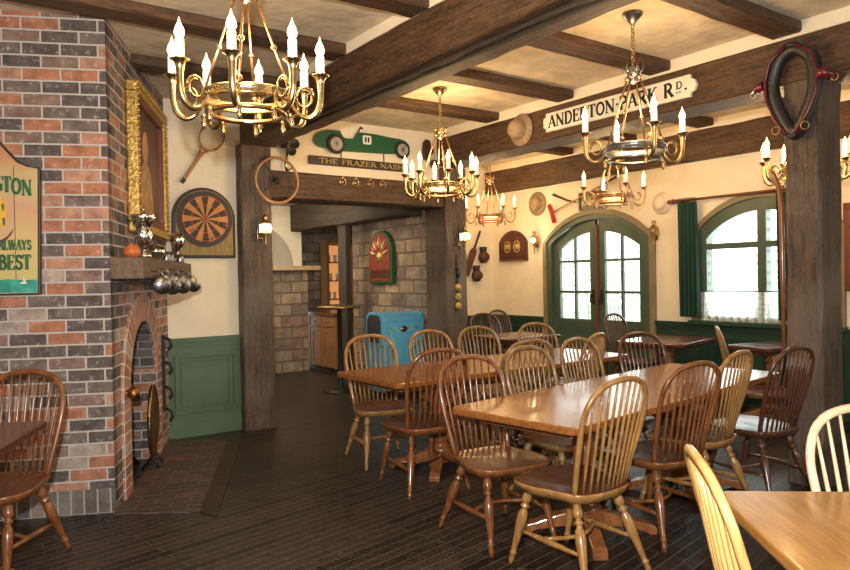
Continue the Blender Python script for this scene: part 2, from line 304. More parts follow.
# ------------------------------------------------------------------ mesh builder
class MB:
    def __init__(s): s.v = []; s.f = []; s.sm = []; s.uv = {}
    def add(s, vs, fs, smooth=False, uvs=None):
        o = len(s.v); s.v += [Vector(v) for v in vs]
        for i, f in enumerate(fs):
            if uvs: s.uv[len(s.f)] = [uvs[k] for k in f]
            s.f.append([k + o for k in f]); s.sm.append(smooth)
        return s
    def box(s, x0, x1, y0, y1, z0, z1):
        x0, x1 = min(x0, x1), max(x0, x1); y0, y1 = min(y0, y1), max(y0, y1); z0, z1 = min(z0, z1), max(z0, z1)
        return s.add([(x0, y0, z0), (x1, y0, z0), (x1, y1, z0), (x0, y1, z0), (x0, y0, z1), (x1, y0, z1), (x1, y1, z1), (x0, y1, z1)],
                     [(0, 3, 2, 1), (4, 5, 6, 7), (0, 1, 5, 4), (1, 2, 6, 5), (2, 3, 7, 6), (3, 0, 4, 7)])
    def bar(s, a, b, wd, th, up=(0, 0, 1)):
        a, b = Vector(a), Vector(b); d = (b - a).normalized(); u = Vector(up)
        if abs(d.dot(u)) > 0.98: u = Vector((0, 1, 0))
        x = d.cross(u).normalized(); y = x.cross(d).normalized()
        vs = [p + x * sx * wd / 2 + y * sy * th / 2 for p in (a, b) for sx, sy in ((-1, -1), (1, -1), (1, 1), (-1, 1))]
        return s.add(vs, [(3, 2, 1, 0), (4, 5, 6, 7), (0, 1, 5, 4), (1, 2, 6, 5), (2, 3, 7, 6), (3, 0, 4, 7)])
    def tube(s, path, r, n=8, closed=False, flat=1.0, cap=True):
        P = [Vector(p) for p in path]; m = len(P); vs = []; prev = None
        for i, p in enumerate(P):
            if closed: d = (P[(i + 1) % m] - P[i - 1]).normalized()
            else: d = (P[min(i + 1, m - 1)] - P[max(i - 1, 0)]).normalized()
            if prev is None:
                u = Vector((0, 0, 1)) if abs(d.z) < 0.9 else Vector((0, 1, 0))
                x = d.cross(u).normalized()
            else:
                x = (prev - d * prev.dot(d)).normalized()
            prev = x; y = d.cross(x)
            rr = r[i] if isinstance(r, (list, tuple)) else r
            for k in range(n):
                a = 2 * PI * k / n
                vs.append(p + x * math.cos(a) * rr + y * math.sin(a) * rr * flat)
        fs = []
        for i in range(m if closed else m - 1):
            j = (i + 1) % m
            for k in range(n):
                l = (k + 1) % n
                fs.append((i * n + k, i * n + l, j * n + l, j * n + k))
        s.add(vs, fs, True)
        if cap and not closed:
            o = len(s.v) - m * n
            s.f.append([o + k for k in range(n)][::-1]); s.sm.append(False)
            s.f.append([o + (m - 1) * n + k for k in range(n)]); s.sm.append(False)
        return s
    def lathe(s, prof, n=16, at=(0, 0, 0), axis=(0, 0, 1), ang=2 * PI):
        """prof: list of (radius, height)"""
        a = Vector(axis).normalized(); u = Vector((1, 0, 0)) if abs(a.x) < 0.9 else Vector((0, 1, 0))
        x = a.cross(u).normalized(); y = a.cross(x); at = Vector(at); vs = []
        for r, h in prof:
            for k in range(n):
                t = 2 * PI * k / n
                vs.append(at + a * h + (x * math.cos(t) + y * math.sin(t)) * max(r, 1e-4))
        fs = []
        for i in range(len(prof) - 1):
            for k in range(n):
                l = (k + 1) % n
                fs.append((i * n + k, i * n + l, (i + 1) * n + l, (i + 1) * n + k))
        s.add(vs, fs, True)
        return s
    def prism(s, pts, d0, d1, plane='xz'):
        """polygon pts extruded; plane xz -> along y, xy -> along z"""
        n = len(pts)
        if plane == 'xz': mk = lambda p, d: (p[0], d, p[1])
        elif plane == 'xy': mk = lambda p, d: (p[0], p[1], d)
        else: mk = lambda p, d: (d, p[0], p[1])
        vs = [mk(p, d0) for p in pts] + [mk(p, d1) for p in pts]
        fs = [tuple(range(n)), tuple(range(2 * n - 1, n - 1, -1))] + [(i, (i + 1) % n + 0, (i + 1) % n + n, i + n)[::-1] for i in range(n)]
        return s.add(vs, fs)
    def xf(s, M, start=0):
        for i in range(start, len(s.v)): s.v[i] = M @ s.v[i]
        return s
    def build(s, name, mat, parent=None, loc=None, rot=None, bevel=0, uvoff=(0, 0), fix=True):
        me = bpy.data.meshes.new(name)
        me.from_pydata([tuple(v) for v in s.v], [], s.f)
        me.validate(clean_customdata=False)
        if fix:
            import bmesh
            bm = bmesh.new(); bm.from_mesh(me); bmesh.ops.recalc_face_normals(bm, faces=bm.faces); bm.to_mesh(me); bm.free()
        for p, sm in zip(me.polygons, s.sm): p.use_smooth = sm
        uvl = me.uv_layers.new(name='UVMap')
        for p in me.polygons:
            n = p.normal; own = s.uv.get(p.index)
            for j, li in enumerate(p.loop_indices):
                co = me.vertices[me.loops[li].vertex_index].co
                if abs(n.z) > 0.7: q = (co.x, co.y)
                elif abs(n.y) >= abs(n.x): q = (co.x, co.z)
                else: q = (co.y, co.z)
                uvl.data[li].uv = (q[0] + uvoff[0], q[1] + uvoff[1])
            if own:
                # match by coordinates
                lut = {tuple(round(c, 5) for c in s.v[k]): u for k, u in zip(s.f[p.index], own)}
                for li in p.loop_indices:
                    co = me.vertices[me.loops[li].vertex_index].co
                    u = lut.get(tuple(round(c, 5) for c in co))
                    if u: uvl.data[li].uv = u
        o = bpy.data.objects.new(name, me); COL.objects.link(o)
        me.materials.append(MATS[mat] if isinstance(mat, str) else mat)
        if parent is not None: o.parent = parent
        if loc: o.location = loc
        if rot: o.rotation_euler = rot if isinstance(rot, (tuple, list)) else (0, 0, rot)
        if bevel:
            md = o.modifiers.new('bevel', 'BEVEL'); md.width = bevel; md.segments = 2; md.limit_method = 'ANGLE'
        return o

def tag(o, label=None, cat=None, group=None, kind=None):
    if label: o['label'] = label
    if cat: o['category'] = cat
    if group: o['group'] = group
    if kind: o['kind'] = kind
    return o
def thing(name, label, cat, loc, rotz=0, group=None):
    o = bpy.data.objects.new(name, None); COL.objects.link(o); o.empty_display_size = 0.1
    o.location = loc; o.rotation_euler = (0, 0, rotz)
    return tag(o, label, cat, group)
def struct(o): o['kind'] = 'structure'; return o
def copy_tree(o, parent=None, mat=None):
    c = o.copy(); COL.objects.link(c); c.parent = parent
    for ch in list(o.children): copy_tree(ch, c)
    return c
def arcpts(cx, cz, r, a0, a1, n): return [(cx + r * math.cos(a0 + (a1 - a0) * i / n), cz + r * math.sin(a0 + (a1 - a0) * i / n)) for i in range(n + 1)]
def circ(cx, cy, r, z, n=24): return [(cx + r * math.cos(2 * PI * i / n), cy + r * math.sin(2 * PI * i / n), z) for i in range(n)]
def ellipse(cx, cz, rx, rz, n=24): return [(cx + rx * math.cos(2 * PI * i / n), cz + rz * math.sin(2 * PI * i / n)) for i in range(n)]

# seriffed lettering built from strokes; glyph box 0..1 high
T, t = 0.21, 0.085
def ar(cx, cy, rx, ry, a0, a1, n=10): return [(cx + rx * math.cos(rad(a0 + (a1 - a0) * i / n)), cy + ry * math.sin(rad(a0 + (a1 - a0) * i / n))) for i in range(n + 1)]
GL = {  # width, strokes (points, thickness), serifs (x, y, halfwidth)
 'A': (.80, [([(.08, 0), (.40, 1)], t), ([(.40, 1), (.70, 0)], T), ([(.20, .35), (.58, .35)], t)], [(.08, 0, .11), (.70, 0, .13)]),
 'B': (.72, [([(.16, 0), (.16, 1)], T), (ar(.34, .76, .22, .22, 90, -90), T * .8), (ar(.36, .27, .26, .26, 90, -90), T * .8), ([(.1, 1), (.36, 1)], t), ([(.1, .53), (.38, .53)], t), ([(.1, 0), (.38, 0)], t)], [(.16, 0, .12), (.16, 1, .12)]),
 'C': (.74, [(ar(.40, .5, .30, .48, 50, 310, 16), T * .8), ([(.62, .95), (.62, .68)], t)], []),
 'D': (.80, [([(.16, 0), (.16, 1)], T), (ar(.34, .5, .34, .5, 90, -90, 14), T * .8), ([(.1, 1), (.36, 1)], t), ([(.1, 0), (.36, 0)], t)], [(.16, 0, .12), (.16, 1, .12)]),
 'E': (.68, [([(.16, 0), (.16, 1)], T), ([(.1, 1), (.58, 1)], t), ([(.1, .52), (.45, .52)], t), ([(.1, 0), (.6, 0)], t), ([(.58, 1), (.58, .80)], t), ([(.6, 0), (.6, .22)], t), ([(.45, .62), (.45, .42)], t)], [(.16, 0, .12), (.16, 1, .12)]),
 'F': (.64, [([(.16, 0), (.16, 1)], T), ([(.1, 1), (.58, 1)], t), ([(.1, .52), (.45, .52)], t), ([(.58, 1), (.58, .80)], t), ([(.45, .62), (.45, .42)], t)], [(.16, 0, .13), (.16, 1, .12)]),
 'G': (.80, [(ar(.40, .5, .31, .48, 50, 330, 18), T * .8), ([(.66, .0), (.66, .42)], T), ([(.50, .42), (.78, .42)], t)], []),
 'H': (.84, [([(.16, 0), (.16, 1)], T), ([(.66, 0), (.66, 1)], T), ([(.16, .52), (.66, .52)], t)], [(.16, 0, .13), (.16, 1, .13), (.66, 0, .13), (.66, 1, .13)]),
 'K': (.80, [([(.16, 0), (.16, 1)], T), ([(.20, .42), (.62, 1)], t), ([(.32, .58), (.66, 0)], T)], [(.16, 0, .13), (.16, 1, .13), (.62, 1, .11), (.68, 0, .11)]),
 'L': (.66, [([(.16, 0), (.16, 1)], T), ([(.1, 0), (.58, 0)], t), ([(.58, 0), (.58, .24)], t)], [(.16, 0, .12), (.16, 1, .13)]),
 'N': (.86, [([(.14, 0), (.14, 1)], t), ([(.12, 1), (.70, 0)], T), ([(.70, 0), (.70, 1)], t)], [(.14, 0, .12), (.12, 1, .11), (.70, 1, .12)]),
 'O': (.82, [(ar(.40, .5, .31, .48, 0, 360, 22), T * .8)], []),
 'P': (.70, [([(.16, 0), (.16, 1)], T), (ar(.34, .73, .24, .26, 90, -90), T * .8), ([(.1, 1), (.36, 1)], t), ([(.1, .47), (.36, .47)], t)], [(.16, 0, .13), (.16, 1, .12)]),
 'R': (.78, [([(.16, 0), (.16, 1)], T), (ar(.34, .74, .22, .25, 90, -90), T * .8), ([(.1, 1), (.36, 1)], t), ([(.1, .49), (.36, .49)], t), ([(.36, .49), (.66, 0)], T)], [(.16, 0, .12), (.16, 1, .12), (.70, 0, .09)]),
 'S': (.62, [(ar(.32, .74, .20, .23, 20, 260, 10) + ar(.32, .26, .22, .25, 80, -160, 10), T * .75), ([(.52, .95), (.52, .72)], t), ([(.09, .05), (.09, .28)], t)], []),
 'T': (.72, [([(.35, 0), (.35, 1)], T), ([(.04, 1), (.66, 1)], t), ([(.04, 1), (.04, .78)], t), ([(.66, 1), (.66, .78)], t)], [(.35, 0, .13)]),
 'W': (1.1, [([(.08, 1), (.30, 0)], T), ([(.30, 0), (.52, 1)], t), ([(.52, 1), (.74, 0)], T), ([(.74, 0), (.98, 1)], t)], [(.08, 1, .11), (.98, 1, .1), (.52, 1, .1)]),
 'Y': (.78, [([(.08, 1), (.37, .48)], T), ([(.68, 1), (.37, .48)], t), ([(.37, .48), (.37, 0)], T)], [(.08, 1, .11), (.68, 1, .1), (.37, 0, .12)]),
 'Z': (.68, [([(.08, 1), (.58, 1)], t), ([(.56, 1), (.08, 0)], T), ([(.08, 0), (.6, 0)], t), ([(.08, 1), (.08, .8)], t), ([(.6, 0), (.6, .2)], t)], []),
 '1': (.46, [([(.24, 0), (.24, 1)], T * 1.1)], [(.24, 0, .14)]),
 "'": (.3, [([(.14, 1), (.10, .72)], t * 1.4)], []),
 '.': (.3, [([(.08, .05), (.2, .05)], .12)], []), '-': (.36, [([(.10, .5), (.24, .5)], .14)], []), ' ': (.42, [], [])}
def text_mesh(mb, txt, x, z, h, y0, y1, squeeze=1.0, width=None, slope=0.0, drop=None):
    tot = sum(GL[c][0] for c in txt) * h * squeeze
    k = 1.0 if width is None else width / tot
    cx = x; start = len(mb.v)
    for i, c in enumerate(txt):
        wd, strokes, serifs = GL[c]; zz = z + (drop[i] if drop else 0)
        X = lambda a: cx + a * h * squeeze * k
        Z = lambda b: zz + b * h + slope * 0
        for pts, th in strokes:
            for p, q in zip(pts[:-1], pts[1:]):
                a = Vector((X(p[0]), 0, Z(p[1]))); b = Vector((X(q[0]), 0, Z(q[1]))); d = (b - a)
                if d.length < 1e-6: continue
                dn = d.normalized(); a -= dn * th * h * 0.12; b += dn * th * h * 0.12
                nn = Vector((-dn.z, 0, dn.x)) * th * h * 0.5 * min(1, k * squeeze + 0.25)
                vs = [(v.x, yy, v.z) for yy in (y0, y1) for v in (a - nn, b - nn, b + nn, a + nn)]
                mb.add(vs, [(0, 1, 2, 3), (7, 6, 5, 4), (0, 4, 5, 1), (1, 5, 6, 2), (2, 6, 7, 3), (3, 7, 4, 0)])
        for sx, sy, hw in serifs:
            e = 0.045 * h; zc = Z(sy) + (e * 0.3 if sy == 0 else -e * 0.3)
            mb.box(X(sx - hw), X(sx + hw), y0, y1, zc - e * .8, zc + e * .8)
        cx += wd * h * squeeze * k
    return mb

def rframe(mb, w0, h0, w1, h1, y0, y1):
    for (a, b, c, d) in ((-w0, w0, -h0, -h1), (-w0, w0, h1, h0), (-w0, -w1, -h1, h1), (w1, w0, -h1, h1)): mb.box(a, b, y0, y1, c, d)

# ------------------------------------------------------------------ frames of the walls
XW = 6.65           # window wall plane (faces -X)
YD = 6.14           # dartboard wall plane (faces -Y)
A = Vector((0.868, 4.41)); FD = Vector((0.910, -0.4145)); SD = Vector((0.4145, 0.910))
TH_SIDE = math.atan2(SD.y, SD.x); TH_FRONT = math.atan2(FD.y, FD.x)
def side_pt(s_, t_, z): q = A + FD * s_ + SD * t_; return (q.x, q.y, z)
def front_pt(t_, d, z): q = A + FD * t_ - SD * d; return (q.x, q.y, z)
RW = -PI / 2        # rotation of things on the window wall
CEIL = 2.91

# ------------------------------------------------------------------ setting: floor, ceiling, walls
mb = MB(); mb.box(-3.4, 7.2, -2.4, 13.0, -0.08, 0.0)
struct(mb.build('floor', 'floor_planks'))
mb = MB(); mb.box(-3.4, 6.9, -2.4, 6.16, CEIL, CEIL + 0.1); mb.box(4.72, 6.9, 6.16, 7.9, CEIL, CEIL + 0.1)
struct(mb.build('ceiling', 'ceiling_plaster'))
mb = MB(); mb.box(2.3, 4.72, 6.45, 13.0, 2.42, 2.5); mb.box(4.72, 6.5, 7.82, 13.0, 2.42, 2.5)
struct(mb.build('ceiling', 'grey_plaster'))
# hearth paving (front edge squared to the room), with its dark border board
h0 = side_pt(0.0, -0.05, 0); h1 = side_pt(0.49, -0.13, 0); h2 = side_pt(0.49, 2.02, 0); h3 = side_pt(0, 1.9, 0)
mb = MB(); P4 = [Vector((0, -0.05)), Vector((0.49, -0.13)), Vector((0.49, 1.67)), Vector((0.0, 1.90)), Vector((-0.7, 1.9)), Vector((-0.7, 0.2)), Vector((0, 0.2))]
mb.add([(p.y, -p.x, 0.0) for p in P4[:4]] + [(p.y, -p.x, 0.006) for p in P4[:4]], [(0, 1, 2, 3), (4, 7, 6, 5), (0, 4, 5, 1), (1, 5, 6, 2), (2, 6, 7, 3), (3, 7, 4, 0)])
struct(mb.build('trim_1', 'brick_hearth', loc=side_pt(0, 0, 0.001), rot=TH_SIDE))
P4 = [(-0.24, -0.60), (-0.14, -0.492), (1.67, -0.492), (1.61, -0.60)]
mb = MB(); mb.prism(P4, 0.0, 0.008, 'xy')
struct(mb.build('trim_2', 'beam_dark_y', loc=side_pt(0, 0, 0.001), rot=TH_SIDE))

# walls out of view
mb = MB(); mb.box(-3.4, 7.2, -2.4, -2.25, 0, CEIL); struct(mb.build('wall_back', 'plaster'))
mb = MB(); mb.box(-3.4, -3.25, -2.25, 8.0, 0, CEIL); struct(mb.build('wall_left', 'plaster'))

# chimney breast: front face and side face with the arched fire opening
CHT = 1.92
mb = MB(); mb.box(-4.2, 0, 0, 0.10, 0, CEIL)
struct(mb.build('wall_chimney_front', 'brick', loc=(A.x, A.y, 0), rot=TH_FRONT, uvoff=(0.04, 0.024)))
mb = MB(); mb.add([(-4.2, -.004, 0), (.004, -.004, 0), (.004, -.004, .145), (-4.2, -.004, .145)], [(0, 1, 2, 3)], uvs=[(0, 0), (0, 4.204), (.145, 4.204), (.145, 0)])
struct(mb.build('baseboard_chimney', 'brick_base', loc=(A.x, A.y, 0), rot=TH_FRONT, fix=False))
OC, OR_IN, OZ = 0.83, 0.445, 0.635       # opening centre t, radius, springing height
mb = MB()
def wall_face_with_arch(mb, x0, x1, zt, oc, r, zs, y, n=24):
    L = [(x0, 0), (x0, zt)]
    xs = [oc - r + 2 * r * i / n for i in range(n + 1)]
    vs = [(x0, y, 0), (oc - r, y, 0), (oc - r, y, zs), (oc - r, y, zt), (x0, y, zt), (x0, y, zs)]
    mb.add(vs, [(0, 1, 2, 5), (5, 2, 3, 4)])
    vs = [(oc + r, y, 0), (x1, y, 0), (x1, y, zs), (x1, y, zt), (oc + r, y, zt), (oc + r, y, zs)]
    mb.add(vs, [(0, 1, 2, 5), (5, 2, 3, 4)])
    for a, b in zip(xs[:-1], xs[1:]):
        za = zs + math.sqrt(max(0, r * r - (a - oc) ** 2)); zb = zs + math.sqrt(max(0, r * r - (b - oc) ** 2))
        mb.add([(a, y, za), (b, y, zb), (b, y, zt), (a, y, zt)], [(0, 1, 2, 3)])
wall_face_with_arch(mb, 0.0, CHT, CEIL, OC, OR_IN, OZ, 0.0)
struct(mb.build('wall_chimney_side', 'brick', loc=(A.x, A.y, 0), rot=TH_SIDE, uvoff=(0.0, 0.024), fix=False))
# firebox: reveals and back
mb = MB(); dpt = 0.55
path = [(OC - OR_IN, 0.0), (OC - OR_IN, OZ)] + arcpts(OC, OZ, OR_IN, PI, 0, 20)[1:] + [(OC + OR_IN, 0.0)]
acc = 0
for (x0, z0), (x1, z1) in zip(path[:-1], path[1:]):
    l = math.hypot(x1 - x0, z1 - z0)
    mb.add([(x0, 0, z0), (x0, dpt, z0), (x1, dpt, z1), (x1, 0, z1)], [(0, 1, 2, 3)], uvs=[(0, acc), (dpt, acc), (dpt, acc + l), (0, acc + l)]); acc += l
mb.add([(OC - OR_IN, dpt, 0), (OC + OR_IN, dpt, 0), (OC + OR_IN, dpt, 1.1), (OC - OR_IN, dpt, 1.1)], [(0, 1, 2, 3)])
struct(mb.build('wall_firebox', 'brick_sooty', loc=(A.x, A.y, 0), rot=TH_SIDE, fix=False))
mb = MB(); mb.box(OC + OR_IN - 0.004, OC + OR_IN, 0.0, 0.20, 0, OZ + 0.1)
struct(mb.build('trim_3', 'brick', loc=(A.x, A.y, 0), rot=TH_SIDE))
# arch ring of bricks on edge
mb = MB(); r0, r1 = OR_IN, OR_IN + 0.19; acc = 0; yy = -0.018
ring = [(OC - 1, 0, 0)]
seg = [((OC - r0, z), (OC - r1, z)) for z in (0.0, OZ)] + [((OC + r0 * math.cos(a), OZ + r0 * math.sin(a)), (OC + r1 * math.cos(a), OZ + r1 * math.sin(a))) for a in [PI - PI * i / 28 for i in range(1, 29)]] + [((OC + r0, 0), (OC + r1, 0))]
for (p0, q0), (p1, q1) in zip(seg[:-1], seg[1:]):
    l = (math.hypot(p1[0] - p0[0], p1[1] - p0[1]) + math.hypot(q1[0] - q0[0], q1[1] - q0[1])) / 2
    vs = [(p0[0], yy, p0[1]), (q0[0], yy, q0[1]), (q1[0], yy, q1[1]), (p1[0], yy, p1[1])]
    mb.add(vs, [(0, 1, 2, 3)], uvs=[(0.004, acc), (0.194, acc), (0.194, acc + l), (0.004, acc + l)])
    mb.add([(q0[0], yy, q0[1]), (q0[0], 0.0, q0[1]), (q1[0], 0, q1[1]), (q1[0], yy, q1[1])], [(0, 1, 2, 3)], uvs=[(0, acc), (0.02, acc), (0.02, acc + l), (0, acc + l)])
    mb.add([(p0[0], yy, p0[1]), (p0[0], 0.0, p0[1]), (p1[0], 0, p1[1]), (p1[0], yy, p1[1])], [(0, 1, 2, 3)], uvs=[(0, acc), (0.02, acc), (0.02, acc + l), (0, acc + l)])
    acc += l
struct(mb.build('trim_4', 'brick_soldier', loc=(A.x, A.y, 0), rot=TH_SIDE, fix=False))

# dartboard wall and the wall over the opening
mb = MB(); mb.box(1.55, 2.30, YD, YD + 0.3, 0, CEIL); mb.box(2.30, 4.60, YD, YD + 0.3, 2.30, CEIL)
struct(mb.build('wall_dartboard', 'plaster'))
def wainscot(name, mat, L_, panels, h, loc, rot):
    """flat boarding with raised mouldings, local x 0..L, front at y=0"""
    mb = MB(); mb.box(0, L_, -0.012, 0.0, 0.13, h - 0.075)
    mb.box(0, L_, -0.022, 0, 0.0, 0.13)
    mb.box(0, L_, -0.040, 0, h - 0.035, h); mb.box(0, L_, -0.024, 0, h - 0.075, h - 0.035)
    for a, b in panels:
        for (x0, x1, z0, z1) in ((a, b, 0.21, 0.235), (a, b, h - 0.165, h - 0.14), (a, a + 0.025, 0.235, h - 0.165), (b - 0.025, b, 0.235, h - 0.165)):
            mb.box(x0, x1, -0.034, -.0125, z0, z1)
        i = 0.055
        for (x0, x1, z0, z1) in ((a + i, b - i, 0.21 + i, 0.22 + i), (a + i, b - i, h - 0.15 - i, h - 0.14 - i), (a + i, a + i + .01, 0.22 + i, h - 0.15 - i), (b - i - .01, b - i, 0.22 + i, h - 0.15 - i)):
            mb.box(x0, x1, -0.026, -.0125, z0, z1)
    return struct(mb.build(name, mat, loc=loc, rot=rot))
wainscot('trim_5', 'green_paint', 0.66, [(0.06, 0.60)], 0.86, (1.64, YD, 0), 0)

# right-hand bay behind the post
mb = MB(); mb.box(4.90, XW + 0.2, 7.66, 7.8, 0, CEIL); struct(mb.build('wall_far', 'plaster'))
mb = MB(); mb.box(4.81, 4.93, 6.40, 7.80, 0, CEIL); struct(mb.build('wall_partition', 'plaster'))
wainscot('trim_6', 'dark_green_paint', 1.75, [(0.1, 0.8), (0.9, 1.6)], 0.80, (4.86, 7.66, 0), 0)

# window wall with a door and a window, both under segmental arches
def seg_arch(c, hw, spring, rise):
    R = (hw * hw + rise * rise) / (2 * rise)
    return lambda y: spring + math.sqrt(max(0, R * R - (y - c) ** 2)) - (R - rise)
DOOR = (5.755, 0.815, 0.0, 1.78, 0.32)     # centre Y, half width, sill, springing, rise
WIN = (3.665, 0.71, 0.84, 1.78, 0.31)
def band_wall(y0, y1, openings, z1, x, th):
    mb = MB(); cur = y0
    def quadcol(a, b, za0, za1, zb0, zb1):
        for xx, rev in ((x, False), (x + th, True)):
            mb.add([(xx, a, za0), (xx, b, zb0), (xx, b, zb1), (xx, a, za1)], [(0, 1, 2, 3)])
    for c, hw, sill, spring, rise in sorted(openings):
        quadcol(cur, c - hw, 0, z1, 0, z1)
        if sill > 0:
            quadcol(c - hw, c + hw, 0, sill, 0, sill)
            mb.add([(x, c - hw, sill), (x, c + hw, sill), (x + th, c + hw, sill), (x + th, c - hw, sill)], [(0, 1, 2, 3)])
        fz = seg_arch(c, hw, spring, rise); n = 16
        for i in range(n):
            a = c - hw + 2 * hw * i / n; b = c - hw + 2 * hw * (i + 1) / n
            quadcol(a, b, fz(a), z1, fz(b), z1)
            mb.add([(x, a, fz(a)), (x, b, fz(b)), (x + th, b, fz(b)), (x + th, a, fz(a))], [(0, 1, 2, 3)])
        for e in (c - hw, c + hw):
            mb.add([(x, e, sill), (x + th, e, sill), (x + th, e, spring), (x, e, spring)], [(0, 1, 2, 3)])
        cur = c + hw
    quadcol(cur, y1, 0, z1, 0, z1)
    return mb
struct(band_wall(-2.4, 7.7, [DOOR, WIN], CEIL, XW, 0.2).build('wall_window', 'plaster', fix=False))
# boarding below the sills (local x runs towards -Y)
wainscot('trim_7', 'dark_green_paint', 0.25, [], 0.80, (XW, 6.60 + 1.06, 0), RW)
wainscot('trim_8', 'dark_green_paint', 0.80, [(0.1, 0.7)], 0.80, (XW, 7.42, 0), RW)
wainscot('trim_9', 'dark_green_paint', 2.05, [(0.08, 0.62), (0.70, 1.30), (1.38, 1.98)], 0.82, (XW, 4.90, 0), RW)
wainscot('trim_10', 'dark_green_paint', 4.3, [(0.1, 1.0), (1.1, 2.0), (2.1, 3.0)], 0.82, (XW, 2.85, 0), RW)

def arch_band(mb, c, hw_o, hw_i, spring_o, rise_o, spring_i, rise_i, z0, ya, yb, n=20, jamb=True):
    """arched frame in local x (centre c), z up, thickness between y=ya and yb"""
    fo = seg_arch(c, hw_o, spring_o, rise_o); fi = seg_arch(c, hw_i, spring_i, rise_i)
    outer = [(c - hw_o, z0), (c - hw_o, spring_o)] if jamb else [(c - hw_o, spring_o)]
    inner = [(c - hw_i, z0), (c - hw_i, spring_i)] if jamb else [(c - hw_i, spring_i)]
    for i in range(1, n):
        k = i / n
        xo = c - hw_o + 2 * hw_o * k; xi = c - hw_i + 2 * hw_i * k
        outer.append((xo, fo(xo))); inner.append((xi, fi(xi)))
    outer += [(c + hw_o, spring_o), (c + hw_o, z0)] if jamb else [(c + hw_o, spring_o)]
    inner += [(c + hw_i, spring_i), (c + hw_i, z0)] if jamb else [(c + hw_i, spring_i)]
    vs = [(p[0], y, p[1]) for y in (ya, yb) for p in outer] + [(p[0], y, p[1]) for y in (ya, yb) for p in inner]
    m_ = len(outer); fs = []
    for i in range(m_ - 1):
        o0, o1, O0, O1 = i, i + 1, m_ + i, m_ + i + 1
        i0, i1, I0, I1 = 2 * m_ + i, 2 * m_ + i + 1, 3 * m_ + i, 3 * m_ + i + 1
        fs += [(o0, o1, i1, i0), (O0, I0, I1, O1), (o0, O0, O1, o1), (i0, i1, I1, I0)]
    mb.add(vs, fs)
    return mb

# door_1 : double arched door
dr = thing('door_1', None, None, (XW, DOOR[0], 0), RW); dr['kind'] = 'structure'
mb = arch_band(MB(), 0, 0.865, 0.800, 1.76, 0.385, 1.765, 0.315, 0.0, -0.05, 0.03)
mb.build('door_architrave', 'trim_brown', dr, bevel=0.006)
mb = arch_band(MB(), 0, 0.815, 0.730, 1.78, 0.32, 1.74, 0.28, 0.0, -0.03, 0.10)
mb.build('door_frame', 'door_green', dr)
fz = seg_arch(0, 0.730, 1.74, 0.28)
for s_ in (-1, 1):
    leaf = MB(); x0, x1 = (0.022, 0.728)
    # stiles, rails, muntins (x mirrored by s_)
    def bx(a, b, z0, z1, y0=0.02, y1=0.065):
        leaf.box(s_ * a, s_ * b, y0, y1, z0, z1)
    bx(0.022, 0.115, 0.02, fz(0.06) - 0.005); bx(0.622, 0.728, 0.02, fz(0.70) - 0.02)
    bx(0.115, 0.622, 0.02, 0.13, .022, .063); bx(0.115, 0.622, 0.66, 0.79, .022, .063)
    bx(0.115, 0.622, 0.13, 0.66, 0.035, 0.055)
    bx(0.19, 0.55, 0.22, 0.58, 0.025, 0.055)
    bx(0.350, 0.382, 0.79, 1.86, .026, .060)
    bx(0.115, 0.622, 1.115, 1.145, .024, .062); bx(0.115, 0.622, 1.50, 1.53, .024, .062)
    n = 12
    for i in range(n):
        a = 0.022 + 0.706 * i / n; b = 0.022 + 0.706 * (i + 1) / n
        vs = []
        for y in (0.018, 0.067):
            vs += [(s_ * a, y, fz(a) - 0.145), (s_ * b, y, fz(b) - 0.145), (s_ * b, y, fz(b)), (s_ * a, y, fz(a))]
        leaf.add(vs, [(0, 1, 2, 3), (7, 6, 5, 4), (0, 4, 5, 1), (2, 6, 7, 3), (0, 3, 7, 4), (1, 5, 6, 2)])
    lf = leaf.build('door_leaf', 'door_green', dr)
    # panes with leaded lattice
    rows = [(0.79, 1.115), (1.145, 1.50), (1.53, None)]
    for (z0, z1) in rows:
        for (a, b) in ((0.115, 0.350), (0.382, 0.622)):
            top = (lambda u: z1) if z1 else (lambda u: fz(u) - 0.145)
            g = MB(); nn = 6
            for i in range(nn):
                u = a + (b - a) * i / nn; v = a + (b - a) * (i + 1) / nn
                g.add([(s_ * u, 0.045, z0), (s_ * v, 0.045, z0), (s_ * v, 0.045, top(v)), (s_ * u, 0.045, top(u))], [(0, 1, 2, 3)])
            g.build('window_pane', 'window_glass', lf, fix=False)
    ld = MB()
    for a, b in ((0.115, 0.350), (0.382, 0.622)):
        for i in range(1, 4):
            xx = a + (b - a) * i / 4; ld.box(s_ * xx - .0012, s_ * xx + .0012, 0.041, 0.049, 0.79, fz(xx) - 0.145)
        z = 0.87
        while z < 1.80:
            if z < fz(b) - 0.15: ld.box(s_ * a, s_ * b, 0.041, 0.049, z - .0012, z + .0012)
            z += 0.081
    ld.build('lead_lattice', 'pewter', lf)
    hd = MB(); hd.box(s_ * 0.052, s_ * 0.082, 0.008, 0.02, 0.98, 1.16); hd.tube([(s_ * .067, .012, 1.10), (s_ * .067, -.03, 1.10), (s_ * .067, -.035, 1.06), (s_ * .067, -.03, 1.0)], .010, 8)
    hd.build('door_handle', 'iron', lf)
mb = MB(); mb.box(-0.024, 0.024, 0.0, 0.07, 0.01, 1.955); mb.build('astragal', 'leather_brown', dr, bevel=0.004)

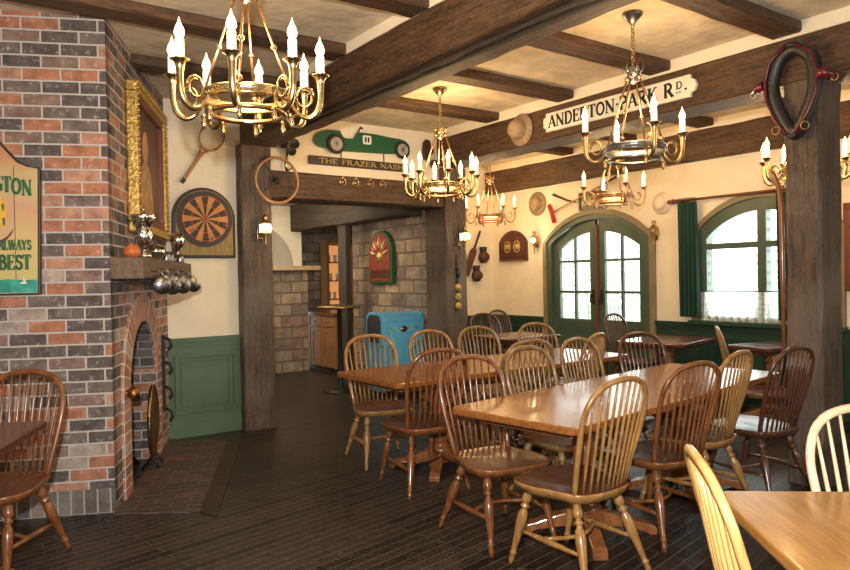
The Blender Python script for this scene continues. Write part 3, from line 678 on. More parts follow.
# window_1
wn = thing('window_1', None, None, (XW, WIN[0], 0), RW); wn['kind'] = 'structure'
mb = arch_band(MB(), 0, 0.765, 0.700, 1.76, 0.375, 1.765, 0.305, 0.84, -0.045, 0.03)
mb.build('window_architrave', 'trim_brown', wn, bevel=0.006)
mb = arch_band(MB(), 0, 0.71, 0.59, 1.78, 0.31, 1.70, 0.25, 0.86, -0.02, 0.09)
mb.box(-0.60, 0.60, -0.017, 0.085, 0.846, 0.90); mb.box(-0.045, 0.045, -0.015, 0.075, 0.90, 1.98)
mb.box(-0.60, 0.60, -0.01, 0.07, 1.585, 1.645)
wf = mb.build('window_frame', 'door_green', wn)
mb = MB(); mb.box(-0.78, 0.78, -0.085, 0.05, 0.80, 0.845); mb.build('window_sill', 'dark_green_paint', wn, bevel=0.006)
fw = seg_arch(0, 0.59, 1.70, 0.25)
for s_ in (-1, 1):
    for (z0, z1) in ((0.90, 1.585), (1.645, None)):
        g = MB(); nn = 8
        for i in range(nn):
            u = .045 + .545 * i / nn; v = .045 + .545 * (i + 1) / nn
            g.add([(s_ * u, .03, z0), (s_ * v, .03, z0), (s_ * v, .03, z1 or fw(v)), (s_ * u, .03, z1 or fw(u))], [(0, 1, 2, 3)])
        g.build('window_pane', 'window_glass', wf, fix=False)
    ld = MB()
    for i in range(-9, 16):
        for sl in (1, -1):
            # diamond lattice clipped to the light
            x0_, z0_ = 0.045, 0.90 + i * 0.105
            pts = []
            for k in range(41):
                u = .045 + .545 * k / 40; z = z0_ + (u - .045) * 1.4 if sl > 0 else z0_ + .763 - (u - .045) * 1.4
                if 0.905 < z < fw(u) - .004 and not (1.585 < z < 1.645): pts.append((s_ * u, .026, z))
                else:
                    if len(pts) > 2: ld.tube(pts[::max(1, len(pts) - 1)], .0018, 4)
                    pts = []
            if len(pts) > 2: ld.tube([pts[0], pts[-1]], .0018, 4)
    if ld.v: ld.build('lead_lattice', 'pewter', wf, fix=False)

# outdoors beyond the glass
mb = MB(); mb.box(7.0, 26, -10, 22, -0.12, -0.02); struct(mb.build('ground', 'pavement'))

def shrub(label, loc, rx, rz, n, seed):
    rnd = random.Random(seed); o = thing('shrub', label, 'shrub', loc, 0, 'shrubs outside the windows')
    mb = MB()
    for i in range(n):
        u = rnd.random() * 2 * PI; v = math.acos(2 * rnd.random() - 1); r = (0.6 + .4 * rnd.random())
        c = Vector((rx * r * math.sin(v) * math.cos(u), rx * r * math.sin(v) * math.sin(u), rz + rz * r * math.cos(v)))
        a = Vector((rnd.random() - .5, rnd.random() - .5, rnd.random() - .5)).normalized(); b = a.orthogonal().normalized()
        mb.add([c - a * .07, c + b * .035, c + a * .07, c - b * .035], [(0, 1, 2, 3)])
    mb.build('foliage', 'hedge', o, fix=False)
    mb = MB(); mb.tube([(0, 0, 0), (.03, 0, rz * .6), (0, .02, rz)], [.05, .04, .02], 8); mb.build('stem', 'leather_brown', o, fix=False)
shrub('pale green shrub outside, behind the right light of the arched window', (9.6, 4.75, -.02), .75, 1.15, 900, 5)
shrub('pale green shrub outside, behind the left leaf of the arched door', (10.5, 9.3, -.02), .8, 1.0, 900, 6)

# ------------------------------------------------------------------ timber frame of the room
def beam(name, axis, x0, x1, y0, y1, z0, z1, mat, seg=None, amp=0.006, parent=None, kind='structure', seed=1):
    """hewn beam: box subdivided along its length with slightly wandering faces and chamfered edges"""
    rnd = random.Random(seed); mb = MB()
    cx, cy, cz = (x0 + x1) / 2, (y0 + y1) / 2, (z0 + z1) / 2
    dims = [x1 - x0, y1 - y0, z1 - z0]; ax = 'xyz'.index(axis); L_ = dims[ax]
    o = [i for i in range(3) if i != ax]; a, b = dims[o[0]] / 2, dims[o[1]] / 2
    n = max(2, int(L_ / 0.16)); c = 0.012
    prof = [(-a + c, -b), (a - c, -b), (a, -b + c), (a, b - c), (a - c, b), (-a + c, b), (-a, b - c), (-a, -b + c)]
    vs = []
    for i in range(n + 1):
        t_ = -L_ / 2 + L_ * i / n
        for (p, q) in prof:
            k = 0 if i in (0, n) else 1
            v = [0, 0, 0]; v[ax] = t_; v[o[0]] = p - math.copysign(rnd.random() * amp * k, p); v[o[1]] = q - math.copysign(rnd.random() * amp * k, q)
            vs.append(tuple(v))
    m_ = len(prof); fs = [tuple(range(m_)), tuple(range(n * m_, n * m_ + m_))[::-1]]
    for i in range(n):
        for k in range(m_): fs.append((i * m_ + k, i * m_ + (k + 1) % m_, (i + 1) * m_ + (k + 1) % m_, (i + 1) * m_ + k))
    mb.add(vs, fs)
    ob = mb.build(name, mat, parent, loc=(cx, cy, cz))
    if kind: ob['kind'] = kind
    return ob
beam('trim_11', 'y', 2.28, 2.62, -2.2, YD - 0.12, 2.56, 2.845, 'beam_y', amp=0.010, seed=3)       # main beam
beam('trim_12', 'y', 4.46, 4.80, -2.2, YD - 0.12, 2.53, 2.825, 'beam_y', amp=0.008, seed=4)       # second beam
beam('trim_13', 'y', 6.50, 6.64, -2.2, 7.64, 2.51, 2.82, 'beam_y', amp=0.008, seed=5)             # beam along the window wall
mb = MB()
for x0 in (2.36, 2.43):   # moulded grooves on the soffit
    mb.box(x0, x0 + 0.022, -2.0, 5.2, 2.548, 2.562)
struct(mb.build('trim_14', 'beam_dark_y'))
mb = MB()
mb.box(2.29, 2.31, -2.2, YD - .13, 2.84, CEIL); mb.box(2.59, 2.61, -2.2, YD - .13, 2.84, CEIL)
mb.box(4.47, 4.49, -2.2, YD - .13, 2.82, CEIL); mb.box(4.77, 4.79, -2.2, YD - .13, 2.82, CEIL); mb.box(6.52, 6.54, -2.2, 7.6, 2.81, CEIL)
struct(mb.build('trim_15', 'plaster'))
k = 16
for i in range(-3, 7):
    y0 = 5.03 - 0.945 * (5 - i) if i <= 5 else 5.03 + 0.945
    if i < 6 or True:
        yy0 = 5.03 + 0.945 * (i - 5)
        for (xa, xb) in ((-3.2, 2.29), (2.61, 4.47), (4.79, 6.52)):
            if yy0 > 5.9 and xa < 4.7: continue
            beam('trim_%d' % k, 'x', xa, xb, yy0, yy0 + 0.195, 2.838, CEIL + 0.005, 'beam_x', amp=0.006, seed=40 + k); k += 1
beam('trim_%d' % k, 'z', 2.28, 2.575, 6.02, YD + 0.05, 0, 2.56, 'beam_z', amp=0.006, seed=9); k += 1
beam('trim_%d' % k, 'z', 4.56, 4.85, 6.02, 6.42, 0, 2.535, 'beam_z', amp=0.006, seed=10); k += 1
beam('trim_%d' % k, 'x', 2.575, 4.56, 6.05, 6.42, 2.10, 2.36, 'beam_x', amp=0.008, seed=11); k += 1
beam('trim_%d' % k, 'z', 4.46, 4.75, 2.085, 2.315, 0, 2.53, 'beam_z', amp=0.012, seed=12); k += 1
# the stone-walled room beyond
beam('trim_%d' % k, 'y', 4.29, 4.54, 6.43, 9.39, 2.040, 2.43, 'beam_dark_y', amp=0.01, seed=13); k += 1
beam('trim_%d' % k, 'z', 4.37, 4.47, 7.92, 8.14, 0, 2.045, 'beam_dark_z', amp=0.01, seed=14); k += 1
mb = MB(); mb.box(4.75, 4.80, 6.42, 8.40, 0, 2.1); struct(mb.build('wall_stone_right', 'stone'))
mb = MB(); mb.box(2.2, 4.55, 9.40, 9.7, 0, 1.50); struct(mb.build('wall_stone_left', 'stone'))
mb = MB(); mb.box(2.2, 4.52, 9.52, 9.7, 1.50, 2.44); struct(mb.build('wall_niche', 'plaster'))
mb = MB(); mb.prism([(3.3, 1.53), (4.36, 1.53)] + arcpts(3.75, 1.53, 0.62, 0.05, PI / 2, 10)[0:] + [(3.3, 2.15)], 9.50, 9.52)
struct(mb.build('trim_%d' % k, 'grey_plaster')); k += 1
mb = MB(); mb.box(3.2, 4.70, 9.26, 9.56, 1.48, 1.545); struct(mb.build('trim_%d' % k, 'sandstone', bevel=0.006)); k += 1
mb = MB(); mb.box(4.5, 6.8, 11.0, 11.2, 0, 2.5); struct(mb.build('wall_stone_back', 'stone'))
mb = MB(); mb.box(2.15, 2.28, 6.44, 9.6, 0, 2.5); mb.box(6.5, 6.6, 7.8, 11.0, 0, 2.5); struct(mb.build('wall_stone_side', 'stone'))

# ------------------------------------------------------------------ tables
def rounded_rect(x0, x1, y0, y1, r, n=5):
    pts = []
    for cx, cy, a0 in ((x1 - r, y1 - r, 0), (x0 + r, y1 - r, PI / 2), (x0 + r, y0 + r, PI), (x1 - r, y0 + r, 1.5 * PI)):
        pts += [(cx + r * math.cos(a0 + PI / 2 * i / n), cy + r * math.sin(a0 + PI / 2 * i / n)) for i in range(n + 1)]
    return pts
PED = [(0.001, 0.12), (0.085, 0.12), (0.085, 0.15), (0.075, 0.165), (0.055, 0.18), (0.068, 0.20), (0.072, 0.26), (0.066, 0.31), (0.05, 0.325), (0.062, 0.335), (0.05, 0.35), (0.060, 0.42), (0.066, 0.50), (0.056, 0.55), (0.045, 0.565), (0.066, 0.575), (0.066, 0.59), (0.05, 0.60), (0.08, 0.64), (0.08, 0.655)]
def make_table(name, label, loc, rotz, L_, W_, top_mat, rim_mat, peds, group=None, r=0.05, h=0.70):
    """origin at the near-left corner of the top; local x along the length"""
    tb = thing(name, label, 'table', loc, rotz, group)
    mb = MB(); mb.prism(rounded_rect(0, L_, 0, W_, r), h - 0.036, h, 'xy'); mb.build('table_top', top_mat, tb, bevel=0.008)
    mb = MB(); mb.prism(rounded_rect(0.10, L_ - 0.10, 0.12, W_ - 0.12, 0.02), h - 0.075, h - 0.036, 'xy'); mb.build('apron', rim_mat, tb)
    for px in peds:
        mb = MB(); mb.lathe([(a, b * (h - .075) / .655) for a, b in PED], 18, at=(px, W_ / 2, 0)); mb.box(px - .085, px + .085, W_ / 2 - .085, W_ / 2 + .085, 0.055, 0.135)
        pd = mb.build('pedestal', 'pedestal_wood', tb, fix=False)
        for a in (45, 135, 225, 315):
            c, s_ = math.cos(rad(a)), math.sin(rad(a)); f = MB()
            pr = [(0.06, 0.05, 0.13), (0.16, 0.045, 0.105), (0.26, 0.03, 0.07), (0.33, 0.0, 0.055), (0.36, 0.0, 0.035)]
            vs = []
            for d, z0, z1 in pr:
                for sg in (-1, 1):
                    for z in (z0, z1): vs.append((px + c * d - s_ * sg * 0.036, W_ / 2 + s_ * d + c * sg * 0.036, z))
            fs = [(0, 1, 3, 2)]
            for i in range(len(pr) - 1):
                q = i * 4; fs += [(q, q + 4, q + 5, q + 1), (q + 2, q + 3, q + 7, q + 6), (q + 1, q + 5, q + 7, q + 3), (q, q + 2, q + 6, q + 4)]
            fs.append((len(vs) - 4, len(vs) - 2, len(vs) - 1, len(vs) - 3)); f.add(vs, fs)
            f.build('foot', 'pedestal_wood', pd, bevel=0.006)
    return tb
TG = 'tables of the tavern'
make_table('dining_table', 'long varnished oak dining table in the middle foreground with pale window reflections on it', (2.205, 2.03, 0), rad(7.8), 2.27, 0.76, 'table_oak', 'table_rim', (0.62, 1.68))
make_table('dining_table', 'long brown dining table behind the foreground one, left corner overlapping the blue bin', (2.32, 3.57, 0), rad(1.5), 2.28, 0.78, 'table_oak', 'table_rim', (0.62, 1.68))
make_table('dining_table', 'light oak table cropped at the bottom right corner of the photo', (1.51 + .03, 0.783 + .03, 0), rad(-50.2), 1.7, 0.55 , 'table_oak_light', 'table_oak_light', (0.85,)) if False else None
# bottom-right table: corner at (1.92,1.147), edges towards (-.75,-.665) and (.77,-.64)
make_table('dining_table', 'light oak table cropped at the bottom right corner of the photo', (1.975 - 0.74 * 0.80, 1.125 - 0.67 * 0.80, 0), rad(-40.5 + 0.5), 1.25, 0.80, 'table_oak_light', 'table_oak_light', (0.62,), r=0.04)
make_table('dining_table', 'dark reddish table cropped by the left edge in front of the brick chimney', (-0.568, 3.455, 0), TH_FRONT, 0.80, 0.70, 'table_dark', 'table_dark', (0.42,), r=0.02)
make_table('dining_table', 'small dark reddish table beside the arched green door', (5.545, 3.805, 0), rad(13), 0.90, 0.66, 'table_dark', 'table_dark', (0.45,), r=0.02)
make_table('dining_table', 'small dark table under the lace-curtained window, half hidden by the big post', (5.74, 3.10, 0), rad(-6), 0.70, 0.45, 'table_dark', 'table_dark', (0.36,), r=0.06)
make_table('dining_table', 'dark table in the far corner behind the post with horse brasses', (4.85, 5.35, 0), rad(0), 0.75, 0.62, 'table_dark', 'table_dark', (0.38,), r=0.02)

# ------------------------------------------------------------------ Windsor chairs
BOW = [(0.165, -0.147, 0.405), (0.178, -0.170, 0.50), (0.192, -0.197, 0.60), (0.201, -0.218, 0.68), (0.203, -0.234, 0.735), (0.196, -0.247, 0.785), (0.176, -0.262, 0.832), (0.142, -0.274, 0.868), (0.098, -0.282, 0.889), (0.050, -0.287, 0.899), (0, -0.288, 0.902)]
def bow_y(z):
    for p, q in zip(BOW[:-1], BOW[1:]):
        if p[2] <= z <= q[2]:
            k = (z - p[2]) / (q[2] - p[2] + 1e-9); return p[1] + (q[1] - p[1]) * k
    return -0.288
def bow_z(x):
    ax = abs(x)
    for p, q in list(zip(BOW[:-1], BOW[1:]))[4:]:
        if q[0] <= ax <= p[0]:
            k = (p[0] - ax) / (p[0] - q[0] + 1e-9); return p[2] + (q[2] - p[2]) * k, p[1] + (q[1] - p[1]) * k
    return 0.902, -0.288
SEAT = [(0.0, 0.235), (0.10, 0.232), (0.175, 0.215), (0.222, 0.165), (0.232, 0.10), (0.226, 0.03), (0.205, -0.04), (0.192, -0.10), (0.182, -0.15), (0.15, -0.192), (0.09, -0.212), (0, -0.218)]
def seat_mesh():
    out = [(x, y) for x, y in SEAT] + [(-x, y) for x, y in SEAT[-2:0:-1]]
    n = len(out); mb = MB(); vs = []; rings = [1.0, 1.0, 0.985, 0.93, 0.80, 0.60, 0.40, 0.2]
    def dish(k, x, y):
        d = 0.020 * max(0, 1 - k * k) ** 0.8
        if y > 0.02: d *= 1 - 0.6 * math.exp(-(x / 0.05) ** 2) * min(1, (y - .02) / .15)
        if y < -0.13: d *= 0.35
        return d
    for i, k in enumerate(rings):
        for (x, y) in out:
            z = 0.366 if i == 0 else (0.401 if i == 1 else 0.411 - dish(k, x * k, y * k) * 1.0)
            kk = 0.90 if i == 0 else k
            vs.append((x * kk, y * kk, z))
    vs.append((0, 0, 0.411 - 0.016)); c = len(vs) - 1; fs = [tuple(range(n))]
    for i in range(len(rings) - 1):
        for j in range(n): fs.append((i * n + j, i * n + (j + 1) % n, (i + 1) * n + (j + 1) % n, (i + 1) * n + j))
    for j in range(n): fs.append(((len(rings) - 1) * n + j, (len(rings) - 1) * n + (j + 1) % n, c))
    mb.add(vs, fs, True); return mb
LEGP = [(0.013, 0), (0.014, 0.04), (0.019, 0.09), (0.023, 0.15), (0.0225, 0.18), (0.014, 0.205), (0.0125, 0.225), (0.022, 0.245), (0.0225, 0.255), (0.0135, 0.275), (0.014, 0.30), (0.021, 0.33), (0.0245, 0.40), (0.0245, 0.46), (0.021, 0.56), (0.017, 0.68), (0.0138, 0.78), (0.0125, 0.835), (0.0175, 0.852), (0.0175, 0.862), (0.0125, 0.88), (0.0140, 0.93), (0.0110, 1.0)]
def leg_mesh(a, b):
    a, b = Vector(a), Vector(b); d = b - a; L_ = d.length
    mb = MB(); mb.lathe([(0.001, 0)] + [(r, t_ * L_) for r, t_ in LEGP] + [(0.001, L_)], 10, at=a, axis=d); return mb
def lerp(a, b, k): return Vector(a) * (1 - k) + Vector(b) * k
def make_chair(wood_, seat_):
    c = thing('windsor_chair', 'x', 'chair', (0, 0, 0)); W_ = 'chair_' + wood_
    so_ = seat_mesh().build('seat', seat_, c); so_.data.materials.append(MATS[W_])
    for p_ in so_.data.polygons:
        if p_.center.z < 0.4085 and (abs(p_.normal.z) < 0.9 or p_.normal.z < 0) and p_.center.xy.length > 0.15: p_.material_index = 1
    raw = BOW + [(-x, y, z) for x, y, z in BOW[-2::-1]]; path = []
    for i in range(len(raw) - 1):
        g_ = [Vector(raw[max(0, min(len(raw) - 1, i + d))]) for d in (-1, 0, 1, 2)]
        for f_ in (0, .5): path.append(0.5 * ((2 * g_[1]) + (g_[2] - g_[0]) * f_ + (2 * g_[0] - 5 * g_[1] + 4 * g_[2] - g_[3]) * f_ ** 2 + (3 * g_[1] - g_[0] - 3 * g_[2] + g_[3]) * f_ ** 3))
    path.append(Vector(raw[-1]))
    MB().tube(path, 0.0145, 8, flat=0.85).build('back_bow', W_, c, fix=False)
    for i in range(-4, 5):
        bx_, by_ = i * 0.0335, -0.160 - 0.028 * (1 - (i / 4.6) ** 2); tx = i * 0.0425; tz, ty = bow_z(tx)
        a, b = Vector((bx_, by_, 0.405)), Vector((tx, ty, tz - 0.008))
        MB().tube([a, lerp(a, b, .25), lerp(a, b, .5), lerp(a, b, .75), b], [.0055, .0072, .0080, .0066, .0050], 6).build('spindle', W_, c, fix=False)
    tops = {'rl': (-.125, -.12, .378), 'rr': (.125, -.12, .378), 'fl': (-.150, .135, .378), 'fr': (.150, .135, .378)}
    feet = {'rl': (-.212, -.250, 0), 'rr': (.212, -.250, 0), 'fl': (-.192, .232, 0), 'fr': (.192, .232, 0)}
    for k_ in tops: leg_mesh(tops[k_], feet[k_]).build('leg', W_, c, fix=False)
    sp = [(0.0075), (0.011), (0.0150), (0.011), (0.0075)]
    def at(k_, f): return lerp(tops[k_], feet[k_], f)
    for s_ in ('l', 'r'):
        a, b = at('r' + s_, .58), at('f' + s_, .56)
        MB().tube([lerp(a, b, q) for q in (0, .25, .5, .75, 1)], sp, 8).build('stretcher', W_, c, fix=False)
    a, b = lerp(at('rl', .58), at('fl', .56), .62), lerp(at('rr', .58), at('fr', .56), .62)
    pts = [lerp(a, b, q / 8) + Vector((0, -0.075 * math.sin(PI * q / 8), 0)) for q in range(9)]
    MB().tube(pts, 0.0100, 8).build('stretcher', W_, c, fix=False)
    return c
PROTO = {}
def chair(key, x, y, deg, label, group=None, seat_=None):
    sm = seat_ or ('seat_honey' if key in ('pale', 'cream') else 'seat_dark')
    kk = (key, sm)
    if kk not in PROTO: c = PROTO[kk] = make_chair(key, sm)
    else: c = copy_tree(PROTO[kk])
    c.location = (x, y, 0); c.rotation_euler = (0, 0, rad(deg)); c['label'] = label
    c['group'] = group or 'bow-back spindle chairs'
    return c
# far side of the foreground table
chair('brown', 2.396, 2.755, 172, 'reddish brown spindle chair tucked behind the left corner of the foreground table')
chair('olive', 3.02, 2.90, 181, 'spindle chair with grey-tan bow behind the foreground table, next right of the reddish one')
chair('olive', 3.66, 3.06, 183, 'spindle chair with grey-tan bow behind the foreground table, next left of the dark mahogany one')
chair('dark', 4.24, 3.06, 166, 'dark mahogany spindle chair behind the right half of the foreground table')
# near side
chair('honey', 2.397, 2.221, 1, 'honey coloured spindle chair nearest the viewer at the near side of the foreground table')
chair('brown', 3.105, 2.310, 354, 'brown spindle chair at the near side of the foreground table, right of the honey one')
chair('honey', 3.63, 2.43, 6, 'tan spindle chair between the brown and the dark chair, near side of foreground table')
chair('dark', 4.13, 2.34, 355, 'dark red spindle chair standing against the big timber post', seat_='seat_dark')
# second table
chair('honey', 2.715, 4.413, 166, "honey spindle chair at the second table's far left corner, before the blue bin")
chair('brown', 2.59, 3.725, 352, 'brown spindle chair at the near left corner of the second table')
chair('olive', 3.40, 3.76, 350, "tan spindle chair on the second table's near side, behind the grey-tan chairs")
chair('honey', 3.35, 4.44, 175, "spindle chair on the second table's far side, right beside the blue bin")
chair('olive', 3.86, 4.46, 171, "spindle chair on the second table's far side, before the post with horse brasses")
chair('olive', 4.49, 4.40, 168, 'spindle chair behind the second table, before the green boarding left of the door')
chair('honey', 3.98, 3.78, 18, "tan spindle chair turned sideways at the second table's right end, before the green door")
# far corner
chair('dark', 5.30, 6.08, 171, 'dark spindle chair facing us at the far corner table, below the boxing gloves')
chair('dark', 6.02, 6.55, 190, 'small dark spindle chair farthest back in the corner against the green boarding')
chair('dark', 5.20, 7.12, 178, 'dark spindle chair mostly hidden behind the post with horse brasses')
chair('dark', 6.22, 4.85, 186, 'dark spindle chair in front of the right leaf of the arched green door')
chair('olive', 5.36, 3.02, 217, 'weathered spindle chair seen edge-on between the two small window tables')
# foreground edges
chair('brown', 0.235, 3.87, 143, 'brown spindle chair in front of the brick chimney at the left edge')
chair('pale', 1.735, 0.820, 225, 'pale honey chair seen edge-on at the bottom edge, beside the light oak table')
chair('cream', 2.30, 0.80, 142, 'cream-highlighted bow of a chair beyond the light oak table at the right edge')
chair('brown', -0.12, 2.86, 10, 'chair at the left edge nearest the viewer, only a dark leg showing', group='bow-back spindle chairs')

# ------------------------------------------------------------------ chandeliers
def make_chandelier(n, label, loc, spin, metal='brass', rods=4, chain=True):
    x, y, _ = loc
    ch = thing('chandelier', label, 'chandelier', (x, y, 0), 0, 'candle chandeliers'); z0 = 2.095
    mb = MB(); mb.lathe([(0.001, 2.838), (0.062, 2.905), (0.058, 2.892), (0.03, 2.862), (0.018, 2.85), (0.001, 2.84)], 16)
    mb.lathe([(0.001, 2.912), (0.060, 2.91), (0.062, 2.898), (0.045, 2.888), (0.02, 2.865), (0.012, 2.84), (0.001, 2.835)], 16)
    mb.build('canopy', metal, ch, fix=False)
    mb = MB(); z = 2.84; i = 0
    while z > 2.60:
        R = 0.014; pts = []
        for k_ in range(10):
            a = 2 * PI * k_ / 10; u, v = math.cos(a) * R * 0.75, math.sin(a) * R * 1.25
            pts.append((u, 0, z - 0.012 + v) if i % 2 else (0, u, z - 0.012 + v))
        mb.tube(pts, 0.0032, 5, closed=True); z -= 0.024; i += 1
    mb.build('chain', 'brass_old', ch, fix=False)
    mb = MB(); mb.lathe([(0.001, 2.60), (0.012, 2.59), (0.03, 2.57), (0.042, 2.555), (0.045, 2.545), (0.03, 2.535), (0.02, 2.52), (0.028, 2.505), (0.012, 2.49), (0.001, 2.485)], 14)
    for a in range(6):
        c, s_ = math.cos(PI * a / 3), math.sin(PI * a / 3)
        mb.tube([(c * .035, s_ * .035, 2.55), (c * .055, s_ * .055, 2.565), (c * .062, s_ * .062, 2.585), (c * .05, s_ * .05, 2.60)], .005, 5)
    mb.build('crown', metal, ch, fix=False)
    R = 0.178
    for k_ in range(rods):
        a = spin + PI / rods + 2 * PI * k_ / rods; c, s_ = math.cos(a), math.sin(a)
        mb = MB(); p0, p1 = Vector((c * .032, s_ * .032, 2.545)), Vector((c * R, s_ * R, z0 + .02))
        mb.tube([p0, p1], 0.0058, 8)
        for q in (0.05, 0.55, 0.95):
            p = lerp(p0, p1, q); mb.lathe([(0.001, -.012), (.012, -.006), (.014, 0), (.012, .006), (0.001, .012)], 8, at=p, axis=p1 - p0)
        mb.build('rod', 'copper_brass', ch, fix=False)
    mb = MB(); mb.lathe([(R - .012, -.018), (R + .004, -.020), (R + .008, -.014), (R + .003, -.008), (R + .003, .010), (R + .009, .016), (R + .004, .022), (R - .012, .020), (R - .012, -.018)], 48, at=(0, 0, z0))
    for k_ in range(48):
        a = 2 * PI * k_ / 48; mb.tube([(math.cos(a) * (R + .004), math.sin(a) * (R + .004), z0 - .007), (math.cos(a) * (R + .004), math.sin(a) * (R + .004), z0 + .010)], .003, 4)
    mb.build('ring_band', 'pewter' if metal == 'pewter' else metal, ch, fix=False)
    mb = MB(); mb.tube([(math.cos(2 * PI * k_ / 40) * .150, math.sin(2 * PI * k_ / 40) * .150, z0 - .062) for k_ in range(40)], .011, 8, closed=True)
    mb.build('lower_ring', 'copper_brass' if metal == 'brass' else metal, ch, fix=False)
    for k_ in range(n):
        a = spin + 2 * PI * k_ / n; c, s_ = math.cos(a), math.sin(a)
        P = lambda r, z: (c * r, s_ * r, z0 + z)
        mb = MB()
        ctl = [(.178, .0), (.192, -.040), (.222, -.072), (.256, -.078), (.284, -.054), (.297, -.015), (.300, .03), (.300, .068)]; rr_ = [.0055, .0075, .010, .012, .013, .0125, .013, .0155]
        pp, qq = [], []
        for i in range(7):
            for f_ in (0, .25, .5, .75):
                g_ = [Vector((*ctl[max(0, min(7, i + d))], 0)) for d in (-1, 0, 1, 2)]
                v = 0.5 * ((2 * g_[1]) + (g_[2] - g_[0]) * f_ + (2 * g_[0] - 5 * g_[1] + 4 * g_[2] - g_[3]) * f_ ** 2 + (3 * g_[1] - g_[0] - 3 * g_[2] + g_[3]) * f_ ** 3)
                pp.append(P(v.x, v.y)); qq.append(rr_[i] + (rr_[i + 1] - rr_[i]) * f_)
        mb.tube(pp + [P(.300, .068)], qq + [.0155], 8)
        sc_ = [P(.235 + .038 * math.cos(q) * (1 - .12 * q / PI), .005 + .046 * math.sin(q) * (1 - .12 * q / PI)) for q in [PI * 2.6 * j / 16 for j in range(17)]]
        mb.tube(sc_, .0048, 6)
        mb.lathe([(.0155, .058), (.016, .07), (.021, .084), (.031, .094), (.038, .097), (.031, .100), (.012, .101), (.001, .101)], 14, at=(c * .300, s_ * .300, z0))
        mb.lathe([(.001, -.125), (.006, -.12), (.012, -.10), (.008, -.085), (.013, -.07), (.001, -.06)], 8, at=(c * .178, s_ * .178, z0))
        arm = mb.build('arm', metal if metal != 'pewter' else 'brass_old', ch, fix=False)
        mb = MB(); mb.lathe([(.001, .099), (.0175, .100), (.0175, .172), (.015, .176), (.001, .177)], 12, at=(c * .3, s_ * .3, z0)); mb.build('candle', 'candle_wax', arm, fix=False)
        mb = MB(); mb.lathe([(.001, .174), (.010, .176), (.0175, .188), (.0200, .200), (.0155, .218), (.0065, .236), (.0025, .250), (.0006, .258)], 10, at=(c * .3, s_ * .3, z0)); mb.build('flame_bulb', 'bulb_glow', arm, fix=False)
    l = light('chandelier_light', 'POINT', (0, 0, z0 + 0.24), (7.2 if n > 4 else 9.5) * n * 0.8, (1.0, 0.64, 0.30), radius=0.22)
    l.parent = ch
    return ch
make_chandelier(8, 'large brass candle chandelier nearest the viewer, hanging in front of the brick chimney', (1.085, 2.77, 0), rad(13.5), 'brass')
make_chandelier(8, 'brass candle chandelier hanging in front of the green racing car sign', (3.475, 4.64, 0), rad(19), 'brass')
make_chandelier(4, 'grey-ringed chandelier with four candles hanging in front of the street name board', (3.475, 2.70, 0), rad(59), 'pewter')
make_chandelier(6, 'small looking distant chandelier just right of the post with horse brasses', (5.72, 6.63, 0), rad(20), 'copper_brass')
make_chandelier(4, 'four-candle chandelier hanging above the arched green door', (5.45, 4.48, 0), rad(60), 'copper_brass')
make_chandelier(8, 'chandelier half hidden behind the big timber post at the right', (5.38, 2.62, 0), rad(12), 'brass')

# ------------------------------------------------------------------ carriage-style wall lamps
def wall_lamp(label, loc, rotz, lit=True):
    o = thing('wall_lamp', label, 'wall lamp', loc, rotz, 'carriage wall lamps')
    mb = MB(); mb.box(-.05, .0, -.012, 0, -.085, .01); mb.tube([(-.03, -.01, -.05), (-.03, -.05, -.06), (0, -.07, -.05), (0, -.075, -.02)], .008, 6); mb.build('bracket', 'brass_old', o, bevel=.003)
    mb = MB(); mb.box(-.042, .042, -.115, -.04, -.035, .055)
    mb.lathe([(.048, .055), (.03, .075), (.018, .085), (.024, .10), (.026, .115), (.015, .13), (.001, .135)], 12, at=(0, -.078, 0))
    mb.lathe([(.001, -.17), (.007, -.165), (.009, -.12), (.012, -.06), (.02, -.035)], 10, at=(0, -.078, 0))
    mb.build('lamp_body', 'brass_old', o, fix=False)
    g = 'lens_glow' if lit else 'lens_off'
    mb = MB(); mb.lathe([(.001, .012), (.022, .010), (.036, .003), (.038, 0)], 16, at=(.018, -.117, .01), axis=(.45, -1, 0)); mb.build('lens', g, o, fix=False)
    mb = MB(); mb.box(-.0455, -.041, -.108, -.048, -.028, .048); mb.build('side_glass', g, o)
    if lit:
        l = light('wall_lamp_light', 'POINT', (0.02, -.17, .02), 2.5, (1.0, .78, .45), radius=.04); l.parent = o
    return o
wall_lamp('lit brass carriage lamp on the left timber post under the steering wheel', (2.47, 6.018, 1.80), 0)
wall_lamp('lit brass carriage lamp on the post above the horse brasses', (4.755, 6.018, 1.77), 0)
wall_lamp('lit carriage lamp on the plaster between the small wooden plaque and the arched door', (XW, 6.74, 1.80), RW)
wall_lamp('unlit carriage lamp on the plaster between the arched door and the green curtain', (XW, 4.86, 1.80), RW, lit=False)

